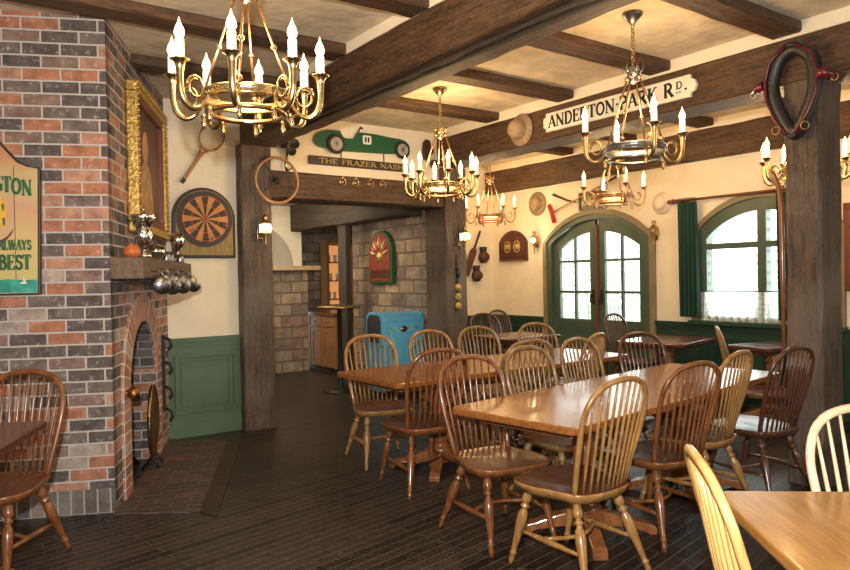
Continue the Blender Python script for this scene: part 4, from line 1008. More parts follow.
# ------------------------------------------------------------------ things on the dartboard wall
def wall_thing(name, label, cat, X, Z, Y=YD, rot=0, group=None): return thing(name, label, cat, (X, Y, Z), rot, group)
db = wall_thing('dartboard', 'arched black-framed dartboard panel with orange and black board hanging over the green boarding', 'dartboard', 1.975, 1.86)
out = [(-.275, -.31), (.275, -.31), (.275, .03)] + arcpts(0, .03, .275, 0, PI, 22)[1:]
mb = MB(); mb.prism(out, -.045, 0); mb.build('frame', 'board_black', db, bevel=.008)
inn = [(-.25, -.285), (.25, -.285), (.25, .03)] + arcpts(0, .03, .25, 0, PI, 22)[1:]
mb = MB(); mb.prism(inn, -.050, -.045); mb.build('backing', 'dart_straw', db)
mb = MB(); mb.prism(ellipse(0, .03, .243, .243, 40), -.062, -.050); mb.build('surround', 'board_black', db)
for k_ in range(20):
    a0, a1 = PI / 2 - PI / 20 + k_ * PI / 10, PI / 2 + PI / 20 + k_ * PI / 10
    mb = MB()
    def ringseg(r0_, r1_): mb.prism([(r0_ * math.cos(a), .03 + r0_ * math.sin(a)) for a in (a0, (a0 + a1) / 2, a1)] + [(r1_ * math.cos(a), .03 + r1_ * math.sin(a)) for a in (a1, (a0 + a1) / 2, a0)], -.070, -.062)
    ringseg(.018, .115); ringseg(.125, .190)
    mb.build('sector', 'dart_orange' if k_ % 2 else 'dart_black', db)
    mb = MB(); ringseg(.115, .125); mb.build('treble_band', 'dart_red' if k_ % 2 == 0 else 'dart_orange', db)
    mb = MB(); ringseg(.190, .200); mb.build('double_band', 'dart_red' if k_ % 2 == 0 else 'dart_orange', db)
mb = MB(); mb.prism(ellipse(0, .03, .016, .016, 14), -.073, -.062); mb.build('bullseye', 'dart_red', db)
for x, z, lab in ((-.14, -.07, 'lower left of the board'), (.035, -.14, 'bottom of the board'), (.155, -.02, 'right side of the board')):
    d_ = wall_thing('dart', 'pink-flighted dart stuck in the %s' % lab, 'dart', 1.975 + x, 1.86 + z, YD - .068, 0, 'darts in the dartboard')
    mb = MB(); mb.lathe([(.001, 0), (.002, .012), (.006, .02), (.006, .05), (.002, .06), (.002, .095)], 8, axis=(0, -1, -.12)); mb.build('barrel', 'brass_old', d_, fix=False)
    mb = MB(); mb.box(-.024, .024, -.10, -.07, -.012, -.009); mb.box(-.0015, .0015, -.10, -.07, -.034, .014); mb.build('flight', 'pink_feather', d_)

rk = wall_thing('tennis_racket', 'old wooden tennis racket hanging handle down-left above the dartboard', 'racket', 2.065, 2.62)
M_ = Matrix.Rotation(rad(33), 4, 'Y')
mb = MB(); mb.tube([(.105 * math.cos(2 * PI * i / 32), -.02, .132 * math.sin(2 * PI * i / 32)) for i in range(32)], .0085, 8, closed=True); mb.tube([(-.05, -.02, -.112), (-.018, -.02, -.17), (-.012, -.02, -.22)], .008, 6); mb.tube([(.05, -.02, -.112), (.018, -.02, -.17), (.012, -.02, -.22)], .008, 6); mb.xf(M_).build('head', 'racket_wood', rk, fix=False)
mb = MB()
for i in range(-7, 8):
    q = i / 7.6; hx = .1 * q; hz = .128 * math.sqrt(1 - q * q); mb.tube([(hx, -.02, -hz), (hx, -.02, hz)], .0009, 3)
    hz = .128 * q; hx = .1 * math.sqrt(1 - q * q); mb.tube([(-hx, -.02, hz), (hx, -.02, hz)], .0009, 3)
mb.xf(M_).build('strings', 'straw_light', rk, fix=False)
mb = MB(); mb.box(-.016, .016, -.035, -.008, -.47, -.17); mb.xf(M_).build('handle', 'racket_wood', rk, bevel=.004)
mb = MB(); mb.box(-.0175, .0175, -.037, -.006, -.50, -.46); mb.xf(M_).build('grip_cap', 'leather_black', rk)

# steering wheel and motor horn on the post
sw = wall_thing('steering_wheel', 'large wooden-rimmed steering wheel hung on the left timber post', 'steering wheel', 2.605, 2.255, 6.03)
mb = MB(); mb.tube([(.205 * math.cos(2 * PI * i / 40), -.06, .205 * math.sin(2 * PI * i / 40)) for i in range(40)], .013, 8, closed=True); mb.build('rim', 'racket_wood', sw, fix=False)
for a in (40, 130, 220, 310):
    mb = MB(); c, s_ = math.cos(rad(a)), math.sin(rad(a)); mb.bar((c * .02, -.055, s_ * .02), (c * .2, -.06, s_ * .2), .014, .005, up=(0, 1, 0)); mb.build('spoke', 'iron', sw)
mb = MB(); mb.lathe([(.001, .075), (.022, .07), (.030, .05), (.030, .03), (.012, .0)], 16, axis=(0, -1, 0)); mb.build('hub', 'iron', sw, fix=False)
hn = wall_thing('motor_horn', 'brass motor horn with dark round mouths hung above the steering wheel', 'horn', 2.755, 2.55)
for x, z in ((-.055, .06), (.065, .07), (.03, .0)):
    mb = MB(); mb.lathe([(.048, .10), (.045, .098), (.025, .075), (.012, .05), (.008, .0)], 14, at=(x, 0, z), axis=(0, -1, 0)); mb.lathe([(.001, .085), (.044, .097)], 14, at=(x, 0, z), axis=(0, -1, 0)); mb.build('mouth', 'iron', hn, fix=False)
mb = MB(); mb.tube([(.0, -.05, .07), (.01, -.05, 0), (.0, -.05, -.06), (-.005, -.05, -.13), (.005, -.05, -.20)], [.008, .012, .016, .02, .012], 8); mb.tube([(-.055, -.05, .06), (0, -.05, .09), (.065, -.05, .07)], .009, 6); mb.build('pipe', 'brass', hn, fix=False)

# racing car sign
cs = wall_thing('racing_car_sign', 'green painted racing car cut-out number 11 over a lettered black board', 'sign', 0, 0)
body = [(3.053, 2.684), (3.060, 2.72), (3.085, 2.752), (3.128, 2.778), (3.185, 2.798), (3.246, 2.806), (3.338, 2.808), (3.355, 2.775), (3.372, 2.752), (3.394, 2.740), (3.486, 2.743), (3.505, 2.765), (3.530, 2.81), (3.589, 2.815), (3.74, 2.813), (3.936, 2.799), (4.04, 2.795), (4.104, 2.782), (4.150, 2.75), (4.163, 2.715), (4.158, 2.668), (4.033, 2.639), (3.866, 2.625), (3.624, 2.617), (3.376, 2.609), (3.212, 2.614), (3.11, 2.628), (3.068, 2.652)]
def car(mb): return mb
mb = MB(); mb.prism(body, -.04, -.012); mb.build('car_body', 'car_green', cs, bevel=.004)
mb = MB(); mb.bar((3.515, -.03, 2.76), (3.575, -.03, 2.868), .012, .01, up=(0, 1, 0)); mb.bar((3.575, -.03, 2.868), (3.60, -.03, 2.85), .012, .01, up=(0, 1, 0)); mb.build('windscreen', 'black', cs)
for cx, cz, rt, ri in ((3.28, 2.668, .098, .066), (4.059, 2.679, .092, .063)):
    mb = MB(); mb.prism(ellipse(cx, cz, rt, rt, 28), -.060, -.04); wh = mb.build('tyre', 'black_rubber', cs, bevel=.006)
    mb = MB(); mb.prism(ellipse(cx, cz, ri, ri, 28), -.066, -.06); mb.build('wheel_disc', 'spoke_grey', wh)
    mb = MB()
    for i in range(12):
        a = PI * i / 12; mb.bar((cx - ri * math.cos(a), -.067, cz - ri * math.sin(a)), (cx + ri * math.cos(a), -.067, cz + ri * math.sin(a)), .002, .002, up=(0, 1, 0))
    mb.prism(ellipse(cx, cz, .012, .012, 12), -.075, -.06); mb.build('spokes', 'pewter', wh)
mb = MB(); mb.prism(rounded_rect(3.588, 3.687, 2.70, 2.788, .015), -.046, -.04) ; nb = mb.build('number_plate', 'white_paint', cs)
mb = MB(); mb.box(3.612, 3.630, -.050, -.046, 2.718, 2.770); mb.box(3.645, 3.663, -.050, -.046, 2.718, 2.770); mb.build('number', 'ink_black', nb)
mb = MB(); mb.box(3.345, 3.352, -.03, -.02, 2.53, 2.62); mb.box(3.842, 3.849, -.03, -.02, 2.53, 2.63); mb.build('hanger', 'black', cs)
mb = MB(); mb.box(3.0, 4.14, -.035, -.012, 2.455, 2.540); nbd = mb.build('name_board', 'board_black', cs, bevel=.003)
mb = MB(); text_mesh(mb, 'THE FRAZER NASH', 3.10, 2.475, .047, -.040, -.035, width=.98); mb.build('lettering', 'ink_gold', nbd, fix=False)

# header badges
for i, (x, m_) in enumerate(((3.323, 'brass'), (3.468, 'brass'), (3.64, 'brass_old'), (3.782, 'brass_old'))):
    lab = ['bright round brass badge on the header beam, leftmost of the four', 'brass badge on the header beam, second from the left', 'tarnished badge on the header beam, third from the left', 'tarnished brass badge on the header beam, rightmost of the four'][i]
    o = wall_thing('horse_brass', lab, 'badge', x, 2.295, 6.052, 0, 'badges on the header beam')
    mb = MB(); mb.tube([(.033 * math.cos(2 * PI * k_ / 20), -.008, .033 * math.sin(2 * PI * k_ / 20)) for k_ in range(20)], .006, 6, closed=True); mb.box(-.012, .012, -.012, 0, .032, .052); mb.build('ring', m_, o, fix=False)
    mb = MB(); mb.lathe([(.001, .012), (.012, .010), (.018, .002)], 12, axis=(0, -1, 0)); mb.build('boss', m_, o, fix=False)

# leather gloves behind the second chandelier
gl = wall_thing('leather_glove', 'brown leather mitten hung high on the wall right of the car sign', 'glove', 4.40, 2.70)
mb = MB(); mb.prism([(-.05, -.09), (.0, -.10), (.02, -.05), (.07, -.02), (.085, .03), (.06, .035), (.035, .0), (.045, .07), (.03, .12), (-.02, .13), (-.055, .09), (-.065, 0)], -.04, -.005); mb.build('mitt', 'leather_dark', gl, bevel=.012)
mb = MB(); mb.prism(ellipse(.09, -.13, .055, .05, 14), -.04, -.005); mb.build('palm_pad', 'leather_brown', gl, bevel=.01)

# horse brasses on a strap on the post
hb = wall_thing('horse_brass_strap', 'strap with tassel and three gilt horse brasses on the post right of the opening', 'horse brasses', 4.70, 1.30, 6.02)
mb = MB(); mb.box(-.014, .014, -.012, 0, -.32, .28); mb.build('strap', 'leather_black', hb)
mb = MB(); mb.lathe([(.001, 0), (.022, -.005), (.028, -.06), (.018, -.1), (.001, -.105)], 10, at=(0, -.02, .14)); mb.build('tassel', 'black', hb, fix=False)
for z in (-.07, -.17, -.27):
    mb = MB(); mb.lathe([(.001, .022), (.012, .02), (.02, .012), (.034, .014), (.042, .008), (.042, 0)], 12, at=(0, -.012, z), axis=(0, -1, 0)); mb.build('medallion', 'gold_leaf', hb, fix=False)

# cricket bat and boxing gloves on the far wall
cb = wall_thing('cricket_bat', 'dark wooden cricket bat leaning diagonally on the far wall right of the post', 'cricket bat', 6.24, 1.66, 7.66)
mb = MB(); mb.prism([(-.05, -.32), (.05, -.32), (.052, .05), (.02, .09), (-.02, .09), (-.052, .05)], -.05, -.01); mb.xf(Matrix.Rotation(rad(24), 4, 'Y')).build('blade', 'plaque_wood', cb, bevel=.008)
mb = MB(); mb.tube([(0, -.03, .08), (0, -.03, .36)], .016, 8); mb.xf(Matrix.Rotation(rad(24), 4, 'Y')).build('handle', 'leather_dark', cb, fix=False)
for nm, (x, z, sc_), lb in (('boxing_glove', (6.40, 1.64, 1.0), 'upper dark leather boxing glove hanging right of the cricket bat'), ('boxing_glove', (6.27, 1.38, 1.0), 'lower dark leather boxing glove hanging right of the cricket bat')):
    o = wall_thing(nm, lb, 'glove', x, z, 7.66, 0, 'boxing gloves')
    mb = MB(); mb.lathe([(.001, -.11), (.05, -.10), (.07, -.06), (.072, -.01), (.055, .03), (.042, .06)], 12, at=(0, -.075, 0)); mb.build('mitt', 'leather_dark', o, fix=False)
    mb = MB(); mb.lathe([(.042, .055), (.050, .07), (.052, .12), (.001, .12)], 12, at=(0, -.075, 0)); mb.build('cuff', 'leather_black', o, fix=False)
    mb = MB(); mb.tube([(.05, -.075, .03), (.085, -.08, -.01), (.08, -.085, -.06)], [.022, .026, .016], 8); mb.build('thumb', 'leather_dark', o, fix=False)

# ------------------------------------------------------------------ things on the window wall
def win_thing(name, label, cat, Y, Z, X=XW, group=None): return thing(name, label, cat, (X, Y, Z), RW, group)
pq = win_thing('wooden_plaque', 'dark red wooden plaque with arched top and gilt oval emblems, left of the arched door', 'plaque', 7.22, 1.75)
pts = [(-.285, -.20), (.285, -.20), (.285, .06)] + arcpts(0, -.11, .335, .56, PI - .56, 14) + [(-.285, .06)]
mb = MB(); mb.prism(pts, -.03, 0); mb.build('board', 'plaque_wood', pq, bevel=.008)
for x in (-.10, .09):
    mb = MB(); mb.tube([(x + .06 * math.cos(2 * PI * i / 20), -.034, .0 + .075 * math.sin(2 * PI * i / 20)) for i in range(20)], .007, 6, closed=True); mb.lathe([(.001, .02), (.03, .015), (.04, 0)], 12, at=(x, -.03, 0), axis=(0, -1, 0)); mb.build('emblem', 'ink_gold', pq, fix=False)
mb = MB(); mb.box(-.22, .22, -.040, -.03, -.135, -.120); mb.box(-.26, .26, -.045, -.03, -.20, -.175); mb.build('moulding', 'leather_brown', pq)
def hat(name, label, Y, Z, X, mat, r, hgt, rot=RW, tilt=0):
    o = thing(name, label, 'hat', (X, Y, Z), rot)
    mb = MB(); mb.lathe([(r, .0), (r * 1.0, .012), (r * .66, .022), (r * .60, .03), (r * .001, .03)], 28, axis=(0, -1, 0)); mb.build('brim', mat, o, fix=False)
    mb = MB(); mb.lathe([(r * .62, .02), (r * .60, hgt * .6), (r * .5, hgt * .85), (r * .25, hgt), (.001, hgt)], 24, axis=(0, -1, 0)); mb.build('crown', mat, o, fix=False)
    return o
hat('straw_hat', 'straw hat hung on the plaster between the distant chandelier and the mallet', 6.74, 2.30, XW, 'straw', .16, .10)
hat('sun_helmet', 'tan pith helmet hung on the second beam, left of the street name board', 4.71, 2.68, 4.455, 'straw', .145, .13)
hat('white_hat', 'white hat hung on the plaster above the unlit wall lamp', 4.80, 2.12, XW, 'hat_white', .125, .09)
sp_ = win_thing('small_picture', 'small dark-framed picture of pale flowers over the arched door', 'picture', 5.79, 2.25, XW)
mb = MB(); rframe(mb, .21, .115, .185, .09, -.03, 0)
mb.build('frame', 'plaque_wood', sp_, bevel=.004)
mb = MB(); mb.box(-.186, .186, -.012, -.002, -.092, .092); mb.build('canvas', 'picture_canvas', sp_)
ml = win_thing('croquet_mallet', 'long croquet mallet with red head fixed slanting over the arched door', 'mallet', 6.44, 2.135)
mb = MB(); mb.tube([(.0, -.045, .02), (.5, -.05, .17), (1.04, -.055, .345)], [.009, .009, .011], 8); mb.build('shaft', 'racket_wood', ml, fix=False)
mb = MB(); mb.tube([(-.05, -.045, .125), (-.01, -.045, .03), (.035, -.045, -.11)], .026, 10); mb.build('head', 'red_pennant', ml, fix=False)
mb = MB(); mb.tube([(.86, -.052, .285), (1.05, -.056, .35)], .016, 8); mb.build('grip', 'leather_dark', ml, fix=False)
g2 = win_thing('walking_stick', 'dark-topped stick crossing behind the mallet over the arched door', 'stick', 6.41, 2.33)
mb = MB(); mb.tube([(-.03, -.016, .06), (.22, -.03, -.04), (.36, -.03, -.075)], [.018, .012, .008], 8); mb.build('shaft', 'leather_dark', g2, fix=False)

# curtain, rod and lace half curtain
cr = win_thing('curtain_rod', 'dark red wooden curtain rod with turned finial above the arched window', 'curtain rod', 4.56, 2.115)
mb = MB(); mb.tube([(-.02, -.09, 0), (1.55, -.09, 0)], .014, 10); mb.build('rod', 'rod_wood', cr, fix=False)
mb = MB(); mb.lathe([(.001, -.11), (.012, -.10), (.026, -.08), (.014, -.06), (.024, -.045), (.03, -.03), (.02, -.015), (.024, -.005), (.014, .01)], 12, at=(-.01, -.09, 0), axis=(1, 0, 0)); mb.build('finial', 'rod_wood', cr, fix=False)
for x in (.04, 1.48):
    mb = MB(); mb.box(x - .012, x + .012, -.09, 0, -.012, .012); mb.build('bracket', 'rod_wood', cr)
for i in range(8):
    mb = MB(); x = .02 + .028 * i; mb.tube([(x, -.09 + .024 * math.cos(2 * PI * k_ / 14), .024 * math.sin(2 * PI * k_ / 14)) for k_ in range(14)], .004, 5, closed=True); mb.build('ring', 'leather_dark', cr, fix=False)
def drape(mb, x0, x1, z0, z1, folds, amp, y, gather=1.0, nz=10, ph=0, th=0.004):
    nx = folds * 8; vs = []
    for back in (0, 1):
        for j in range(nz + 1):
            k = j / nz; z = z1 + (z0 - z1) * k; w_ = 1 + (gather - 1) * k
            for i in range(nx + 1):
                u = i / nx; x = x0 + (x1 - x0) * u * w_
                vs.append((x, y + amp * (0.55 + 0.45 * k) * math.sin(u * folds * 2 * PI + ph + k * .6) + back * th, z))
    fs = []; st = (nz + 1) * (nx + 1)
    for back in (0, 1):
        for j in range(nz):
            for i in range(nx):
                q = back * st + j * (nx + 1) + i; fs.append((q, q + 1, q + nx + 2, q + nx + 1) if back == 0 else (q, q + nx + 1, q + nx + 2, q + 1))
    mb.add(vs, fs, True); return mb
for x0, x1, gth, lb in ((.03, .26, 1.08, 'dark green velvet curtain gathered at the left of the arched window'), (1.10, 1.34, 1.0, 'dark green curtain at the right of the arched window, a sliver beside the post')):
    o = win_thing('curtain', lb, 'curtain', 4.58, 0, XW, 'window curtains')
    drape(MB(), x0, x1, .88, 2.09, 5, .028, -.085, gth).build('cloth', 'curtain_green', o, fix=False)
o = win_thing('lace_curtain', 'white lace half curtain across the lower half of the arched window', 'curtain', 4.36, 0)
drape(MB(), .04, 1.34, .84, 1.15, 16, .014, -.035, 1.0, 6, th=.001).build('lace', 'lace', o, fix=False)
mb = MB(); mb.tube([(.0, -.035, 1.152), (1.38, -.035, 1.152)], .006, 6); mb.build('lace_rod', 'iron', o, fix=False)
# framed picture beyond the post
o = win_thing('framed_picture', 'red-brown framed picture at the right edge beyond the big post', 'picture', 2.60, 1.55)
mb = MB(); rframe(mb, .31, .39, .25, .33, -.04, 0)
mb.build('frame', 'frame_wood', o, bevel=.006); mb = MB(); mb.box(-.25, .25, -.015, -.002, -.33, .33); mb.build('canvas', 'portrait_canvas', o)

# street name board on the second beam
sb = thing('street_name_board', 'long white wooden street name board with black lettering fixed to the second beam', 'sign', (4.452, 4.40, 2.595), RW)
Ls = 1.50
pts = [(.03, 0), (Ls - .05, 0), (Ls - .05, .03), (Ls - .02, .04), (Ls, .08), (Ls - .02, .12), (Ls - .05, .13), (Ls - .05, .16), (.03, .16), (.03, .13), (0, .12), (0, .04), (.03, .03)]
mb = MB(); mb.prism(pts, -.030, 0); mb.build('board', 'sign_white', sb, bevel=.004)
mb = MB(); text_mesh(mb, 'ANDERTON-PARK R', .06, .032, .098, -.034, -.030, width=1.26); mb.build('lettering', 'ink_black', sb, fix=False)
mb = MB(); text_mesh(mb, 'D', 1.335, .075, .050, -.034, -.030, width=.055); mb.box(1.338, 1.350, -.034, -.030, .045, .055); mb.box(1.362, 1.374, -.034, -.030, .045, .055); mb.box(1.408, 1.424, -.034, -.030, .055, .070); mb.build('raised_lettering', 'ink_black', sb, fix=False)

wk = thing('walking_stick', 'reddish wooden stick with bent top hanging on the back edge of the big post', 'stick', (4.50, 2.352, 0), RW)
mb = MB(); mb.tube([(-.06, 0, 2.00), (-.045, 0, 1.97), (-.012, 0, 1.88), (0, 0, 1.75), (0.004, 0, 1.3), (.008, 0, .80)], [.014, .016, .017, .017, .015, .012], 8); mb.build('shaft', 'pedestal_wood', wk, fix=False)
mb = MB(); mb.tube([(0, 0, 1.80), (.03, .02, 1.81)], .006, 6); mb.build('peg', 'iron', wk, fix=False)

# horse collar on the big post
hc = thing('horse_collar', 'black padded horse collar with red hames hanging on the big timber post', 'horse collar', (4.452, 2.215, 2.47), RW)
def loop(pts_, y, n=36):
    P = pts_; m_ = len(P); out = []
    for i in range(n):
        u = i / n * m_; j = int(u); f = u - j
        p0, p1, p2, p3 = [Vector((*P[(j + q) % m_], 0)) for q in (-1, 0, 1, 2)]
        v = 0.5 * ((2 * p1) + (p2 - p0) * f + (2 * p0 - 5 * p1 + 4 * p2 - p3) * f * f + (3 * p1 - p0 - 3 * p2 + p3) * f ** 3)
        out.append((v.x, y, v.y))
    return out
cl = [(0, .26), (.10, .19), (.125, .08), (.115, -.04), (.07, -.16), (0, -.27), (-.075, -.16), (-.125, -.03), (-.135, .08), (-.095, .2)]
MB().tube(loop(cl, -.042), .042, 10, closed=True).build('pad', 'leather_black', hc, fix=False)
MB().tube(loop([(x * 1.22, z * 1.08) for x, z in cl], -.075), .014, 8, closed=True).build('rim_roll', 'leather_black', hc, fix=False)
for s_ in (-1, 1):
    pts = [(s_ * x, -.095, z) for x, z in ((.03, .27), (.125, .20), (.16, .08), (.15, -.05), (.10, -.17), (.03, -.28))]
    mb = MB(); mb.tube(pts, .009, 8); hm = mb.build('hame', 'hames_red', hc, fix=False)
    mb = MB(); mb.tube([(s_ * .165, -.095, .06), (s_ * .20, -.09, .055), (s_ * .25, -.07, .03)], [.03, .036, .015], 8); mb.build('tug', 'hames_red', hm, fix=False)
    mb = MB(); mb.tube([(s_ * .25 + .02 * math.cos(2 * PI * i / 12), -.07, .02 + .02 * math.sin(2 * PI * i / 12)) for i in range(12)], .004, 5, closed=True); mb.tube([(s_ * .09 + .025 * math.cos(2 * PI * i / 12), -.1, -.24 + .025 * math.sin(2 * PI * i / 12)) for i in range(12)], .003, 5, closed=True); mb.build('ring', 'brass_old', hm, fix=False)

# ------------------------------------------------------------------ chimney: front sign, mantel, portrait, silverware
fs_ = thing('painted_sign', 'painted wooden pub sign with green lettering cropped by the left edge on the brick chimney', 'sign', (A.x - SD.x * .001, A.y - SD.y * .001, 0), TH_FRONT)
pts = [(-1.20, 1.285), (-.37, 1.289), (-.355, 2.010), (-.41, 2.019), (-.467, 2.045), (-.528, 2.115), (-.58, 2.18), (-.66, 2.24), (-.785, 2.26), (-.91, 2.24), (-.99, 2.18), (-1.04, 2.115), (-1.10, 2.045), (-1.16, 2.019), (-1.215, 2.01)]
mb = MB(); mb.prism(pts, -.035, 0); mb.build('edge_board', 'board_black', fs_, bevel=.003)
cx = -.785
mb = MB(); mb.prism([(cx + (x - cx) * .975, 1.775 + (z - 1.775) * .98) for x, z in pts], -.042, -.035); pb = mb.build('painted_face', 'sign_painting', fs_)
mb = MB(); mb.prism([(-1.19, 1.302), (-.381, 1.302), (-.379, 1.375), (-.45, 1.372), (-.53, 1.380), (-.62, 1.37), (-1.19, 1.38)], -.045, -.042); mb.build('painted_sea', 'sea_teal', fs_)
mb = MB(); mb.prism([(-.47, 1.352), (-.43, 1.352), (-.44, 1.362), (-.46, 1.362)], -.047, -.045); mb.prism([(-.452, 1.362), (-.452, 1.392), (-.438, 1.364)], -.047, -.045); mb.build('painted_boat', 'white_paint', fs_)
mb = MB(); mb.prism([(-.70 + .17 * math.cos(2 * PI * i / 28), 1.755 + .15 * math.sin(2 * PI * i / 28)) for i in range(28)], -.047, -.042); bl = mb.build('painted_ball', 'yellow_paint', fs_)
mb = MB(); mb.prism([(-.555, 1.80), (-.545, 1.81), (-.54, 1.78), (-.548, 1.76)], -.049, -.047); mb.prism([(-.552, 1.72), (-.54, 1.73), (-.538, 1.69), (-.548, 1.68)], -.049, -.047); mb.build('painted_marks', 'ink_green', bl)
mb = MB(); mb.prism([(-.60, 1.575), (-.53, 1.62), (-.495, 1.665), (-.51, 1.63), (-.56, 1.57), (-.60, 1.54)], -.047, -.042); mb.build('painted_scarf', 'maroon', fs_)
for z_ in (-.52, -.45, -.66):
    pass
mb = MB(); text_mesh(mb, 'GTON', -.600, 1.868, .085, -.049, -.042, width=.205, drop=[.012, .004, -.006, -.014]); mb.build('upper_lettering', 'ink_green', fs_, fix=False)
mb = MB(); text_mesh(mb, 'ALWAYS', -.578, 1.545, .055, -.049, -.042, width=.172); mb.build('middle_lettering', 'ink_green', fs_, fix=False)
mb = MB(); text_mesh(mb, 'BEST', -.580, 1.435, .080, -.049, -.042, width=.172); mb.build('lower_lettering', 'ink_green', fs_, fix=False)
mb = MB()
for x in (-.49, -.78, -1.0): mb.box(x - .0015, x + .0015, -.0435, -.042, 1.30, 2.02)
mb.build('board_joint', 'ink_black', fs_)

mt = thing('mantel_shelf', 'thick rough-hewn timber mantel shelf over the arched fireplace', 'mantel', (A.x, A.y, 0), TH_SIDE)
mb = MB(); z0, z1 = 1.368, 1.498
sec = [(-.03, .03), (-.03, -.155), (.6, -.175), (1.2, -.20), (1.80, -.225), (1.84, .0), (.0, .0)]
mb.prism([(-.03, -.002), (-.03, -.19), (.6, -.195), (1.2, -.205), (1.80, -.215), (1.84, -.002)], z0, z1, 'xy')
mb.build('beam', 'mantel_wood', mt, bevel=.01)

pt = thing('portrait_painting', 'large portrait in a heavy carved gilt frame on the chimney side above the mantel', 'painting', side_pt(0, 1.02, 2.18), TH_SIDE)
mb = MB(); rframe(mb, .54, .50, .47, .43, -.075, 0)
mb.build('outer_frame', 'gold_leaf', pt, bevel=.012)
mb = MB(); rframe(mb, .475, .435, .42, .38, -.062, -.01); mb.build('inner_frame', 'frame_wood', pt, bevel=.01)
mb = MB()
def beads(w_, h_, step, r, y):
    n1 = int(2 * w_ / step)
    for i in range(n1 + 1):
        for s_ in (-1, 1): mb.lathe([(.001, -r), (r * .8, -r * .5), (r, 0), (r * .8, r * .5), (.001, r)], 6, at=(-w_ + 2 * w_ * i / n1, y, s_ * h_), axis=(0, -1, 0))
    n2 = int(2 * h_ / step)
    for i in range(1, n2):
        for s_ in (-1, 1): mb.lathe([(.001, -r), (r * .8, -r * .5), (r, 0), (r * .8, r * .5), (.001, r)], 6, at=(s_ * w_, y, -h_ + 2 * h_ * i / n2), axis=(0, -1, 0))
beads(.525, .485, .036, .015, -.075); beads(.485, .445, .03, .009, -.07); mb.build('beading', 'gold_leaf', pt, fix=False)
mb = MB(); mb.box(-.422, .422, -.03, -.002, -.382, .382); cv = mb.build('canvas', 'portrait_canvas', pt)
mb = MB(); mb.prism([(-.30, -.38), (-.26, -.10), (-.14, .02), (-.03, .02), (.10, -.04), (.20, -.38)], -.033, -.03); mb.build('painted_coat', 'portrait_coat', cv)
mb = MB(); mb.prism(ellipse(-.08, .13, .085, .115, 20), -.035, -.03); mb.prism(ellipse(.02, -.18, .07, .04, 12), -.036, -.03); mb.build('painted_skin', 'portrait_skin', cv)

ZM = z1
def mantel_item(name, label, cat, s_, t_, group=None): return thing(name, label, cat, side_pt(s_, t_, ZM), TH_SIDE, group)
tp = mantel_item('trophy_urn', 'tall silver trophy urn with lid on the left part of the mantel', 'trophy', .125, .33)
mb = MB(); mb.lathe([(.001, 0), (.05, 0), (.05, .03), (.035, .035), (.018, .045), (.015, .06), (.03, .075), (.052, .11), (.058, .16), (.045, .19), (.040, .20), (.001, .20)], 18); mb.build('bowl', 'silver', tp, fix=False)
mb = MB(); mb.lathe([(.042, .20), (.060, .215), (.072, .25), (.078, .275), (.074, .28), (.03, .285), (.012, .295), (.015, .31), (.008, .325), (.001, .345)], 18); mb.build('upper_bowl', 'silver', tp, fix=False)
for s_ in (-1, 1):
    mb = MB(); mb.tube([(s_ * .05, 0, .17), (s_ * .085, 0, .175), (s_ * .09, 0, .13), (s_ * .055, 0, .115)], .006, 6); mb.build('handle', 'silver', tp, fix=False)
o = mantel_item('orange_pot', 'small round orange pot at the left end of the mantel', 'pot', .10, .10)
mb = MB(); mb.lathe([(.001, 0), (.03, 0), (.048, .02), (.052, .04), (.04, .062), (.02, .07), (.022, .078), (.001, .078)], 16); mb.build('body', 'orange_glaze', o, fix=False)
mb = MB(); mb.lathe([(.001, .076), (.006, .078), (.004, .09), (.001, .092)], 8); mb.build('knob', 'orange_glaze', o, fix=False)
o = mantel_item('silver_bowl', 'low silver covered bowl in the middle of the mantel', 'bowl', .10, .86)
mb = MB(); mb.lathe([(.001, 0), (.04, 0), (.03, .015), (.06, .04), (.075, .075), (.07, .08), (.001, .08)], 18); mb.build('bowl', 'silver', o, fix=False)
mb = MB(); mb.lathe([(.073, .08), (.06, .10), (.03, .115), (.01, .12), (.012, .135), (.001, .14)], 18); mb.build('lid', 'silver', o, fix=False)
for (s2, t2, hh, lb) in ((.13, 1.12, .075, 'small pewter cup on the mantel in front of the portrait frame, nearest the bowl'), (.12, 1.36, .08, 'small pewter cup on the mantel left of the tall goblet'), (.17, 1.50, .065, 'small dark pewter cup on the mantel at the foot of the tall goblet')):
    o = mantel_item('pewter_cup', lb, 'cup', s2, t2, 'small cups on the mantel')
    mb = MB(); mb.lathe([(.001, 0), (.026, 0), (.03, .01), (.026, .03), (.032, hh), (.029, hh), (.022, .02), (.001, .015)], 14); mb.build('cup', 'pewter', o, fix=False)
    mb = MB(); mb.tube([(.028, 0, hh * .85), (.05, 0, hh * .75), (.048, 0, hh * .35), (.027, 0, hh * .25)], .004, 6); mb.build('handle', 'pewter', o, fix=False)
o = mantel_item('silver_goblet', 'tall silver goblet with a large egg-shaped bowl at the right end of the mantel', 'goblet', .13, 1.66)
mb = MB(); mb.lathe([(.001, 0), (.045, 0), (.04, .01), (.012, .03), (.009, .09), (.012, .10), (.001, .10)], 16); mb.build('stem', 'silver', o, fix=False)
mb = MB(); mb.lathe([(.001, .098), (.02, .10), (.05, .14), (.060, .19), (.052, .25), (.046, .25), (.052, .19), (.001, .12)], 18); mb.build('bowl', 'silver', o, fix=False)
